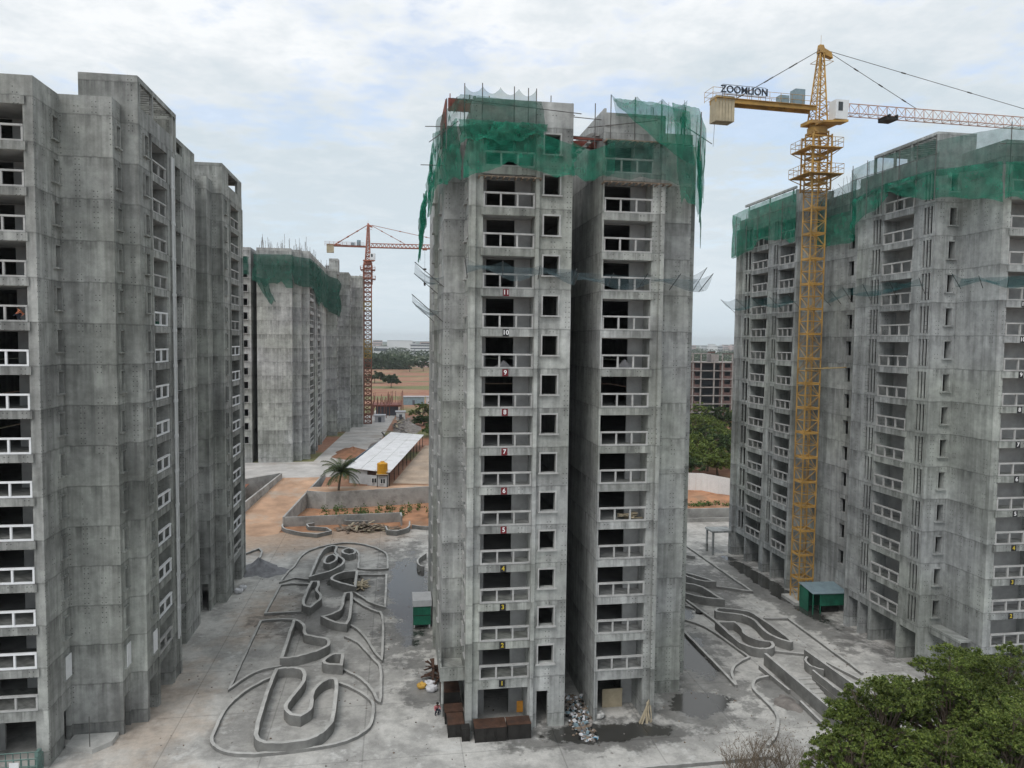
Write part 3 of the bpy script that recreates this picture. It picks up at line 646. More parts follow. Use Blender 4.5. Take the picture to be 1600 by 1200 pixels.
net('pale green net over the rooftop parapet of the middle tower\'s left wing', [(3.2, 60, 47.6), (4.6, 54.2, 47.9), (10.6, 54.0, 47.6)], [(3.0, 60, 45.0), (4.6, 53.9, 45.0), (10.8, 53.7, 45.3)], 'net_pale', 46, 10, .14, hem=.12, seed=3)
net('bright green net sagging across the middle tower\'s left wing above the top open balcony', [(4.9, 53.9, 45.6), (8, 53.7, 46.0), (13.1, 54.0, 44.6)], [(4.8, 53.8, 42.0), (8, 53.6, 42.9), (13.1, 54.0, 42.3)], 'net', 50, 14, .16, hem=.14, seed=5)
net('darker green net layer bunched under the left wing\'s parapet of the middle tower', [(4.4, 53.7, 46.0), (10.9, 53.5, 45.9)], [(4.6, 53.6, 44.3), (10.6, 53.5, 44.9)], 'net', 40, 8, .2, hem=.22, seed=15)
net('green net hanging on the left flank of the middle tower\'s top', [(3.0, 70, 45.6), (3.1, 61.5, 47.0), (4.4, 54.4, 46.2)], [(2.9, 70, 40.8), (3.0, 61.5, 42.1), (4.7, 54.3, 42.2)], 'net', 46, 16, .22, hem=.3, seed=8)
net('torn green net trailing low down the back left edge of the middle tower', [(2.9, 77, 44.2), (2.7, 69, 44.0)], [(2.3, 77, 38.6), (2.2, 69, 38.4)], 'net', 26, 16, .28, hem=.6, seed=11)
net('green net strung across the dark gap between the middle tower\'s wings', [(12.9, 54.3, 45.0), (14.4, 54.8, 44.5), (16.2, 54.3, 45.1)], [(12.9, 54.2, 42.5), (14.4, 54.4, 42.2), (16.2, 54.2, 42.8)], 'net', 22, 10, .12, hem=.1, seed=13)
net('grey green net across the right wing\'s upper balcony of the middle tower', [(15.6, 54.2, 45.3), (22.4, 54.3, 45.2)], [(15.5, 54.2, 42.6), (22.6, 54.2, 42.3)], 'net_pale', 36, 12, .13, hem=.13, seed=17)
net('green net swooping diagonally over the right wing\'s parapet of the middle tower', [(16.1, 54.4, 48.35), (19, 54.1, 48.2), (22.2, 54.6, 47.8)], [(16.3, 54.4, 48.0), (18.8, 53.9, 45.6), (22.6, 54.4, 43.6)], 'net', 36, 14, .16, hem=.08, seed=19)
net('thick green net bundled down the right corner of the middle tower\'s top', [(20.6, 54.3, 48.3), (23.4, 55.8, 48.5), (25.2, 58.6, 47.9)], [(21.6, 54.4, 41.0), (23.6, 56.0, 40.6), (25.2, 58.6, 41.6)], 'net', 34, 18, .24, hem=.35, seed=23)
net('ragged green net strip hanging free past the middle tower\'s right edge', [(24.7, 59, 47.2), (26.3, 62, 46.6)], [(25.0, 59, 41.4), (26.5, 62, 38.8)], 'net', 20, 18, .3, hem=.5, seed=29)
net('thin dark net strung between poles on the left rooftop edge of the middle tower', [(4.9, 54.5, 48.7), (10.2, 54.4, 48.6)], [(4.9, 54.4, 47.3), (10.2, 54.4, 47.3)], 'net_thin', 40, 6, .05, scal=4, dip=.5, hem=.03, seed=31)
net('thin dark net strung between poles on the right rooftop edge of the middle tower', [(16.0, 54.7, 48.8), (22.0, 54.7, 48.7)], [(16.4, 54.7, 47.2), (21.8, 54.7, 47.0)], 'net_thin', 40, 6, .05, scal=3, dip=.6, hem=.03, seed=37)
X7 = 47.0
net('green net round the far left end of the right tower\'s roof', [(48.5, 99.6, 48.0), (X7, 99.2, 48.3), (X7, 90, 48.6), (X7, 82.3, 48.5)], [(48.5, 99.6, 42.2), (X7, 99.2, 42.4), (X7, 90, 43.3), (X7, 82.3, 42.9)], 'net', 54, 14, .22, hem=.35, seed=41)
net('grey green upper net on the right tower\'s roof behind the crane mast', [(49.6, 82.2, 47.6), (49.6, 74.5, 48.2), (X7, 71.6, 48.4), (X7, 68.6, 48.6)], [(49.6, 82.2, 44.4), (49.6, 74.5, 44.6), (X7, 71.6, 44.8), (X7, 68.6, 45.0)], 'net_pale', 40, 10, .12, hem=.12, seed=43)
net('green lower net on the right tower just right of the crane mast', [(49.6, 82.2, 44.9), (49.6, 74.5, 45.0), (X7, 71.6, 45.2), (X7, 65.6, 45.9)], [(49.6, 82.2, 41.6), (49.6, 74.5, 41.7), (X7, 71.6, 42.0), (X7, 65.6, 44.7)], 'net', 44, 12, .16, hem=.2, seed=47)
net('grey green net over the slatted roof frame of the right tower', [(X7, 68.8, 48.6), (X7, 59.4, 48.3)], [(X7, 68.8, 45.3), (X7, 59.4, 45.4)], 'net_pale', 36, 10, .12, hem=.12, seed=53)
net('green net swag below the slatted roof frame of the right tower', [(X7-.1, 66.0, 45.8), (X7-.2, 59.3, 45.6), (49.4, 54.6, 45.4)], [(X7-.1, 66.0, 44.9), (X7-.3, 60.5, 43.4), (49.4, 54.4, 42.2)], 'net', 36, 10, .14, hem=.12, seed=59)
net('grey green net on the near roof corner of the right tower, upper row', [(X7, 59.4, 48.2), (49.6, 54.5, 48.2), (56, 54.4, 48.4)], [(X7, 59.4, 45.2), (49.6, 54.4, 45.0), (56, 54.4, 45.2)], 'net_pale', 40, 10, .12, hem=.12, seed=61)
net('green net on the near roof corner of the right tower, lower row', [(49.4, 54.3, 45.3), (56, 54.2, 45.6)], [(49.4, 54.2, 42.3), (56, 54.2, 42.2)], 'net', 30, 10, .14, hem=.15, seed=67)
net('faded green net over the blank end wall of the distant tower', [(-30.2, 165.7, 48.2), (-22.0, 165.7, 48.3)], [(-30.4, 165.5, 42.4), (-22.0, 165.6, 41.4)], 'net_far', 30, 10, .25, hem=.5, seed=71)
net('faded green net along the receding side of the distant tower', [(-22.0, 165.8, 48.0), (-18.6, 170, 48.0), (-18.4, 211, 47.6), (-16, 212, 47), (-15.8, 221, 46.5)], [(-22.0, 165.8, 41.4), (-18.6, 170, 41.6), (-18.4, 211, 37.0), (-16, 212, 37), (-15.8, 221, 38.5)], 'net_far', 60, 12, .3, hem=.9, seed=73)
net('torn green net corner hanging down the blank wall of the distant tower', [(-30.2, 165.3, 43.6), (-27.5, 165.3, 42.8)], [(-26.8, 165.1, 37.4), (-25.6, 165.1, 38.2)], 'net_far', 10, 12, .15, hem=.2, seed=79)
net('small green net on the far left wing of the distant tower', [(-40, 165.9, 47.6), (-31.2, 165.9, 47.6)], [(-40, 165.9, 44.0), (-31.2, 165.9, 44.0)], 'net_far', 20, 6, .15, hem=.3, seed=83)
# fall-catch nets on brackets
def catchnet(label, wall, outer, seed, mat='net_grey', nb=3, sag=.7):
    T = thing('catch_net', label, 'net', tuple(wall[0])); o = -Vector(wall[0]); rnd = random.Random(seed); mb = MB(); nu, nv = 30, 8
    for i in range(nu+1):
        t = i/nu; A = lerp_path(wall, t); Bq = lerp_path(outer, t)
        for j in range(nv+1):
            v = j/nv; p = A.lerp(Bq, v); mb.v.append((p.x, p.y, p.z - sag*math.sin(math.pi*v)*(.7+.3*math.sin(t*11+seed)) - (.35*sag*abs(math.sin(math.pi*t*nb)) if v > .8 else 0)))
    for i in range(nu):
        for j in range(nv): a = i*(nv+1)+j; mb.f.append((a, a+1, a+nv+2, a+nv+1)); mb.mi.append(0)
    mb.build('netting', mat, T, o, smooth=True)
    for k in range(nb+1):
        A = lerp_path(wall, k/nb); Bq = lerp_path(outer, k/nb); MB().tube(A - Vector((0, 0, .9)), Bq, .035, n=5).build('bracket', 'galv', T, o)
    return T
catchnet('upper of two tattered catch nets jutting from the middle tower\'s left flank', [(3.9, 60.9, 35.4), (3.9, 70, 35.4)], [(1.5, 60.2, 36.4), (1.6, 66, 36.0)], 1, nb=1)
catchnet('lower of two tattered catch nets jutting from the middle tower\'s left flank', [(3.9, 62.0, 32.6), (3.9, 72, 32.6)], [(1.3, 61.5, 33.9), (1.5, 68, 33.6)], 2, nb=1)
catchnet('grey catch net sagging across the left wing\'s balconies of the middle tower', [(5.2, 54.5, 35.7), (13.2, 54.8, 35.6)], [(4.9, 53.2, 36.1), (13.2, 53.4, 35.5)], 3, 'net_grey', 3, 1.2)
catchnet('grey catch net sagging across the right wing\'s balconies of the middle tower', [(13.4, 54.8, 35.4), (24.3, 57, 35.2)], [(13.4, 53.6, 35.2), (24.6, 55, 35.6)], 4, 'net_grey', 4, 1.2)
catchnet('small catch net jutting from the middle tower\'s right edge', [(26.1, 63, 35.4), (26.1, 72, 35.4)], [(27.4, 62.6, 36.9), (27.3, 68, 36.5)], 5, nb=1)
catchnet('teal catch net along the far half of the right tower\'s flank', [(47.7, 98.4, 35.2), (47.7, 82, 35.4)], [(45.6, 99.2, 36.4), (46.2, 82, 36.0)], 6, 'net_bluegreen', 4, 1.0)
catchnet('teal catch net along the near half of the right tower\'s flank', [(50.5, 80, 35.6), (47.8, 70.8, 35.6), (47.8, 61, 35.8)], [(48.9, 80, 36.2), (46.4, 70.8, 36.3), (46.4, 60, 36.2)], 7, 'net_bluegreen', 5, .9)
catchnet('blue catch net sagging from the near corner of the right tower', [(50.2, 59.5, 36.2), (50.2, 55.2, 36.0), (56, 55.1, 36.4)], [(48.8, 59, 36.6), (49.0, 54.0, 35.8), (56, 53.9, 36.4)], 8, 'net_bluegreen', 4, 1.0)
# scaffolding poles on the roofs
def scaffold(label, poles, ledgers, base, mat='galv'):
    T = thing('scaffolding', label, 'scaffolding', base); o = -Vector(base)
    for a, b in poles: MB().tube(a, b, .038, n=6).build('upright', mat, T, o)
    for a, b in ledgers: MB().tube(a, b, .034, n=6).build('ledger', mat, T, o)
scaffold('steel scaffold poles along the left rooftop edge of the middle tower', [((x, 54.4, 44.0), (x, 54.4, z)) for x, z in ((4.9, 48.75), (6.2, 48.85), (8.55, 48.75), (9.6, 48.7), (10.2, 48.7), (3.6, 47.6))] + [((3.5, 58, 44), (3.5, 58, 47.5)), ((3.4, 62, 43.5), (3.4, 62, 47.2))],
    [((4.0, 54.3, 47.6), (13.6, 54.3, 47.05)), ((2.2, 58.2, 46.6), (6, 57.6, 46.6)), ((2.0, 62.2, 44.6), (5, 62, 44.6)), ((2.6, 60, 45.9), (4.4, 54.0, 45.9))], (7, 54.4, 44))
scaffold('thin steel poles standing in the rooftop gap between the middle tower\'s wings', [((11.5, 55.4, 46), (11.5, 55.4, 48.6)), ((13.2, 55.6, 44.6), (13.2, 55.6, 48.2)), ((15.0, 55.6, 44.8), (15.0, 55.6, 48.3))],
    [((10.9, 55.4, 47.3), (13.4, 55.6, 47.3)), ((13.0, 55.6, 47.2), (15.5, 55.6, 47.1)), ((14.4, 55.4, 46.4), (19.6, 54.6, 47.0)), ((12.4, 55.3, 45.7), (16.0, 55.3, 45.6))], (13, 55.5, 44.6))
scaffold('steel scaffold poles along the right rooftop edge of the middle tower', [((x, 54.8, 44.2), (x, 54.8, z)) for x, z in ((16.0, 48.75), (17.9, 48.7), (20.0, 48.55), (21.9, 48.2), (23.2, 47.9))], [((15.6, 54.7, 45.4), (22.6, 54.7, 45.3)), ((22.6, 56, 47.0), (26.4, 60, 47.0))], (19, 54.8, 44.2))
scaffold('steel scaffold frame along the roof edge of the right tower', [((46.8, 97.5-i*3.1, 42.6), (46.8, 97.5-i*3.1, 47.7)) for i in range(5)] + [((46.9, 71.2-i*2.4, 43), (46.9, 71.2-i*2.4, 48.7)) for i in range(6)] + [((50+i*1.9, 54.5, 42.4), (50+i*1.9, 54.5, 48.6)) for i in range(3)],
    [((46.8, 98, 46.6), (46.8, 83, 46.8)), ((46.9, 71.5, 47.2), (46.9, 59, 47.0)), ((49, 54.5, 46.8), (55, 54.5, 47))], (47, 80, 42.4))

# ------------------------------------------------------------------ cranes
def crane(name, label, base, ang, w, H0, zj, apex, cj, jl, mats, text=None, secs=2.8, thick=1.0, box_cw=True):
    T = thing(name, label, 'crane', base); mY, mJ, mC = mats[:3]; h = w/2; bx, by, bz = base
    ca, sa = math.cos(ang), math.sin(ang)
    G = lambda a, b, z: (a*ca-b*sa, a*sa+b*ca, z)      # crane-top frame: a along the jib
    t = .062*thick
    sec = MB(); n = max(1, round((H0)/secs)); hs = H0/n
    for sx in (-1, 1):
        for sy in (-1, 1): sec.box(sx*h-t, sx*h+t, sy*h-t, sy*h+t, 0, hs)
    fc = [((-h, -h), (h, -h)), ((h, -h), (h, h)), ((h, h), (-h, h)), ((-h, h), (-h, -h))]
    for i, (a, b) in enumerate(fc):
        for z in (.06, hs/2): sec.tube((*a, z), (*b, z), t*.75, n=4)
        q0, q1 = (a, b) if i % 2 == 0 else (b, a)
        sec.tube((*q0, 0), (*q1, hs/2), t*.62, n=4); sec.tube((*q1, hs/2), (*q0, hs), t*.62, n=4)
    sec.box(-h*.46, -h*.4, -.03, .03, 0, hs).box(h*.12, h*.18, -.03, .03, 0, hs)
    for k in range(8): sec.tube((-h*.42, 0, hs*k/8+.1), (h*.16, 0, hs*k/8+.1), .018, n=4)
    for a, b in fc: sec.box(min(a[0], b[0])-t, max(a[0], b[0])+t, min(a[1], b[1])-t, max(a[1], b[1])+t, hs-.14, hs-.002)
    me = sec.mesh('mast_section', mY); me2 = me
    if len(mats) > 3: me2 = me.copy(); me2.materials.clear(); me2.materials.append(MT[mats[3]])
    if len(mats) > 4: me3 = me.copy(); me3.materials.clear(); me3.materials.append(MT[mats[4]])
    for k in range(n):
        q = me
        if len(mats) > 3: q = me2 if k < n-4 else me
        if len(mats) > 4 and k in (n-5, n-9, n-10): q = me3
        link('mast_section', q, T, (0, 0, k*hs))
    # climbing cage and service platforms
    cg = MB(); c = h+.28
    for sx in (-1, 1):
        for sy in (-1, 1): cg.box(sx*c-.07, sx*c+.07, sy*c-.07, sy*c+.07, H0-6.6, H0-.4)
    for z in (H0-6.5, H0-5, H0-3.6, H0-2.1, H0-.6):
        for a, b in (((-c, -c), (c, -c)), ((c, -c), (c, c)), ((c, c), (-c, c)), ((-c, c), (-c, -c))):
            cg.tube((*a, z), (*b, z), .07, n=4)
            if z > H0-6: cg.tube((*a, z), (*b, z-1.45), .045, n=4)
    cg.build('climbing_cage', mY, T)
    for z, e in ((H0-4.9, 1.25), (H0-2.0, 1.15)):
        pf = MB(); E_ = h+e
        for x0, x1, y0, y1 in ((-E_, E_, -E_, -h-.2), (-E_, E_, h+.2, E_), (-E_, -h-.2, -h-.19, h+.19), (h+.2, E_, -h-.19, h+.19)): pf.box(x0, x1, y0, y1, z-.08, z)
        for a, b in (((-E_, -E_), (E_, -E_)), ((E_, -E_), (E_, E_)), ((E_, E_), (-E_, E_)), ((-E_, E_), (-E_, -E_))):
            for dz in (.55, 1.05): pf.tube((*a, z+dz), (*b, z+dz), .03, n=4)
            for k in range(4): p = Vector(a).lerp(Vector(b), k/4.); pf.tube((p.x, p.y, z), (p.x, p.y, z+1.05), .03, n=4)
        for sx in (-1, 1):
            for sy in (-1, 1): pf.tube((sx*h, sy*h, z-1.0), (sx*E_*.95, sy*E_*.95, z-.08), .05, n=4)
        pf.build('service_platform', mY, T)
    sl = MB(); sl.tube((0, 0, H0-.3), (0, 0, H0+.45), h*1.25, n=16); sl.tube((0, 0, H0+.45), (0, 0, H0+.75), h*1.05, n=16)
    sl.prism([G(-1.5, -1.0, 0)[:2], G(1.9, -1.0, 0)[:2], G(1.9, 1.0, 0)[:2], G(-1.5, 1.0, 0)[:2]], H0+.75, H0+1.1); sl.build('slewing_unit', mY, T)
    # tower top
    tt = MB(); b0 = .75
    z0 = H0+1.1; za = apex-.9
    for sa_ in (-1, 1):
        for sb in (-1, 1): tt.tube(G(sa_*b0, sb*b0, z0), G(sa_*.22+.15, sb*.22, za), .09*thick, n=5)
    m_ = 9
    for k in range(m_):
        f1 = k/m_; f2 = (k+1)/m_; r1 = b0*(1-f1)+.22*f1; r2 = b0*(1-f2)+.22*f2; o1 = .15*f1; o2 = .15*f2; za1 = z0+(za-z0)*f1; za2 = z0+(za-z0)*f2
        cs = [(-1, -1), (1, -1), (1, 1), (-1, 1)]
        for q in range(4):
            p, r_ = cs[q], cs[(q+1) % 4]
            tt.tube(G(p[0]*r1+o1, p[1]*r1, za1), G(r_[0]*r1+o1, r_[1]*r1, za1), .045*thick, n=4); tt.tube(G(p[0]*r1+o1, p[1]*r1, za1), G(r_[0]*r2+o2, r_[1]*r2, za2), .045*thick, n=4)
    tt.hexa([G(-.2, -.35, za), G(.55, -.35, za), G(.55, .35, za), G(-.2, .35, za), G(-.15, -.2, apex), G(.35, -.2, apex), G(.35, .2, apex), G(-.15, .2, apex)])
    tt.hexa([G(.2, -.3, za-.1), G(1.5, -.3, za-.5), G(1.5, .3, za-.5), G(.2, .3, za-.1), G(.2, -.3, za+.6), G(1.3, -.3, za+.15), G(1.3, .3, za+.15), G(.2, .3, za+.6)])
    for b in (-.7, .7): tt.tube(G(-.7, b, za-1.0), G(1.3, b, za-1.0), .035, n=4)
    for a in (-.7, 1.3): tt.tube(G(a, -.7, za-1.0), G(a, .7, za-1.0), .035, n=4)
    tt.tube(G(.1, 0, apex), G(.1, 0, apex+1.1), .02, n=4); tt.build('tower_head', mY, T)
    # counter jib
    cjm = MB(); zc = zj-.3
    for b in (-.65, .65): cjm.hexa([G(-cj, b-.09, zc-.28), G(-.6, b-.09, zc-.28), G(-.6, b+.09, zc-.28), G(-cj, b+.09, zc-.28), G(-cj, b-.09, zc+.12), G(-.6, b-.09, zc+.12), G(-.6, b+.09, zc+.12), G(-cj, b+.09, zc+.12)])
    for k in range(9):
        a = -cj+.3+k*(cj-1.2)/8; cjm.tube(G(a, -.65, zc), G(a, .65, zc), .06, n=4); cjm.tube(G(a, -.65, zc), G(min(-.7, a+1.2), .65, zc), .04, n=4)
    cjm.hexa([G(-cj, -.95, zc+.13), G(-.8, -.95, zc+.13), G(-.8, .95, zc+.13), G(-cj, .95, zc+.13), G(-cj, -.95, zc+.18), G(-.8, -.95, zc+.18), G(-.8, .95, zc+.18), G(-cj, .95, zc+.18)])
    for b in (-.97, .97):
        for dz in (.6, 1.15): cjm.tube(G(-cj-.5, b, zc+dz), G(-1.2, b, zc+dz), .026, n=4)
        for k in range(10): a = -cj-.5+k*(cj-.7)/9; cjm.tube(G(a, b, zc), G(a, b, zc+1.15), .026, n=4)
    for dz in (.1, .6, 1.15): cjm.tube(G(-cj-.5, -.97, zc+dz), G(-cj-.5, .97, zc+dz), .026, n=4)
    cjm.build('counter_jib', mY, T)
    cwp = []
    for k in range(6):
        a = -cj+.05+k*.37; cw = MB().hexa([G(a, -.75, zc-2.3), G(a+.33, -.75, zc-2.3), G(a+.33, .75, zc-2.3), G(a, .75, zc-2.3), G(a, -.75, zc+.42), G(a+.33, -.75, zc+.42), G(a+.33, .75, zc+.42), G(a, .75, zc+.42)])
        cw.build('counterweight', mC, T)
    for a0, a1, b0_, b1, hh in ((-5.2, -4.1, -.7, .2, .9), (-3.4, -2.2, -.8, .3, 1.7), (-cj+2.6, -cj+4.4, -.1, .8, .3)):
        MB().hexa([G(a0, b0_, zc+.18), G(a1, b0_, zc+.18), G(a1, b1, zc+.18), G(a0, b1, zc+.18), G(a0, b0_, zc+.18+hh), G(a1, b0_, zc+.18+hh), G(a1, b1, zc+.18+hh), G(a0, b1, zc+.18+hh)]).build('equipment_cabinet', 'bluegrey' if hh != .3 else mY, T)
    # jib: triangular lattice, top chord and two bottom chords
    jb = MB(); jh = 1.25; jw = .62; st = 1.25; nn_ = int(jl/st); rise = .012; zb = zj-.55
    Z = lambda a: zb+rise*a
    for k in range(nn_):
        a = .9+k*st; e = a+st; md = a+st/2
        for s in (-1, 1):
            jb.tube(G(a, s*jw, Z(a)), G(e, s*jw, Z(e)), .06*thick, n=4, cap=False); jb.tube(G(a, s*jw, Z(a)), G(md, 0, Z(md)+jh), .036*thick, n=4, cap=False); jb.tube(G(md, 0, Z(md)+jh), G(e, s*jw, Z(e)), .036*thick, n=4, cap=False)
        jb.tube(G(a, -jw, Z(a)), G(a, jw, Z(a)), .034*thick, n=4, cap=False); jb.tube(G(a, -jw, Z(a)), G(e, jw, Z(e)), .028*thick, n=4, cap=False)
        jb.tube(G(md-st if k else a, 0, Z(md-st if k else a)+jh), G(md, 0, Z(md)+jh), .06*thick, n=4, cap=False)
    jb.build('jib', mJ, T)
    tr = MB(); a = jl*.17 if text else 17.5
    tr.hexa([G(a, -.8, Z(a)-.45), G(a+1.4, -.8, Z(a)-.45), G(a+1.4, .8, Z(a)-.45), G(a, .8, Z(a)-.45), G(a, -.8, Z(a)-.1), G(a+1.4, -.8, Z(a)-.1), G(a+1.4, .8, Z(a)-.1), G(a, .8, Z(a)-.1)])
    for s in (-.5, .5): tr.tube(G(a+.7+s, -.9, Z(a)), G(a+.7+s, .9, Z(a)), .16, n=8)
    tr.build('trolley', 'dark_steel' if text else mJ, T)
    if not text:
        hk = MB().tube(G(a+.7, 0, Z(a)), G(a+.7, 0, H0-5.6), .035, n=4).tube(G(a+.7, 0, H0-5.6), G(a+.7, 0, H0-6.6), .4, .25, n=6).tube(G(a+.7, 0, H0-1.5), G(a+.7, 0, H0-1.0), .6, n=6); hk.build('hook_block', 'dark_steel', T)
    # tie bars
    tops = [(G(1.2, .0, za+.2), G(jl*.26, 0, Z(jl*.26)+jh)), (G(1.2, .0, za+.35), G(jl*.68, 0, Z(jl*.68)+jh)), (G(-.1, -.25, za+.3), G(-cj+2.2, -.65, zc+.1)), (G(-.1, .25, za+.3), G(-cj+2.2, .65, zc+.1))]
    for p, q in tops:
        tb = MB().tube(p, q, .035*thick, n=5); P_, Q_ = Vector(p), Vector(q)
        for f in (.3, .58, .85): c_ = P_.lerp(Q_, f); d_ = (Q_-P_).normalized()*.3; tb.tube(c_-d_, c_+d_, .075*thick, n=5)
        tb.build('tie_bar', 'galv' if text else mJ, T)
    # cab on the near side
    cb = MB(); a0, a1, b0_, b1 = .7, 2.35, -2.25, -1.0; zc0 = H0+1.0; zc1 = zc0+2.1
    cb.hexa([G(a0, b0_, zc0), G(a1-.15, b0_, zc0), G(a1-.15, b1, zc0), G(a0, b1, zc0), G(a0, b0_, zc1), G(a1, b0_, zc1), G(a1, b1, zc1), G(a0, b1, zc1)])
    cbo = cb.build('operator_cab', 'cab', T)
    MB().hexa([G(a1-.13, b0_+.12, zc0+.25), G(a1-.02, b0_+.12, zc0+.25), G(a1-.02, b1-.12, zc0+.25), G(a1-.13, b1-.12, zc0+.25), G(a1-.03, b0_+.12, zc1-.15), G(a1+.03, b0_+.12, zc1-.15), G(a1+.03, b1-.12, zc1-.15), G(a1-.03, b1-.12, zc1-.15)]).build('windscreen', 'glass', cbo)
    MB().hexa([G(a0+.3, b0_-.03, zc0+.9), G(a0+.85, b0_-.03, zc0+.9), G(a0+.85, b0_+.01, zc0+.9), G(a0+.3, b0_+.01, zc0+.9), G(a0+.3, b0_-.03, zc1-.25), G(a0+.85, b0_-.03, zc1-.25), G(a0+.85, b0_+.01, zc1-.25), G(a0+.3, b0_+.01, zc1-.25)]).build('side_window', 'glass', cbo)
    MB().hexa([G(-.9, -2.3, zc0-.5), G(2.3, -2.3, zc0-.25), G(2.3, -.9, zc0-.25), G(-.9, -.9, zc0-.5), G(-.9, -2.3, zc0-.3), G(2.3, -2.3, zc0-.01), G(2.3, -.9, zc0-.01), G(-.9, -.9, zc0-.3)]).build('cab_deck', mY, T)
    if text:
        tm = textmesh(text, 1.05, .04); sg = MB(); c_ = Vector(G(-cj+3.2, -1.06, zc+.98)); e1 = Vector(G(1, 0, 0)); nb = Vector(G(0, -1, 0))
        M = Matrix(((e1.x, 0, nb.x, c_.x), (e1.y, 0, nb.y, c_.y), (0, 1, 0, c_.z), (0, 0, 0, 1))); addmesh(sg, tm, M, 0)
        sgo = sg.build('sign_letters', 'signink', T); fr_ = MB()
        for dz in (.48, 1.5): fr_.tube(G(-cj+.6, -1.02, zc+dz), G(-cj+5.8, -1.02, zc+dz), .03, n=4)
        for a in (.6, 2.3, 4.1, 5.8): fr_.tube(G(-cj+a, -1.02, zc+.1), G(-cj+a, -1.02, zc+1.5), .03, n=4)
        fr_.build('sign_frame', 'galv', T)
    return T
MT['signink'] = plain('dark_sign_ink', (.025, .035, .05), .6)
CR = crane('tower_crane', 'yellow tower crane rising beside the right tower, sign on its counter jib', (47.25, 78.75, 0), R(3.5), 1.75, 54.2, 57.0, 63.9, 13.0, 50, ('yellow', 'jibpaint', 'cw'), 'ZOOMLION')
ft = MB().box(-1.6, 1.6, -1.6, 1.6, 0.0, .35); ft.build('footing', 'kerb', CR)
mb = MB().tube((.9, -.9, 27.4), (3.4, -2.0, 27.6), .07, n=6).tube((.9, -.9, 27.4), (3.4, 1.6, 27.5), .07, n=6).tube((-1.1, -1.0, 27.4), (1.2, -1.0, 27.4), .08, n=6); mb.build('wall_tie', 'pale_yellow', CR)
crane('tower_crane', 'distant red tower crane standing at the end of the far towers', (-8.9, 242, 3.0), R(2), 2.3, 51.5, 57.2, 64.3, 12.8, 46, ('red', 'red', 'cw', 'maroon', 'ochre'), None, 3.0, 2.6)

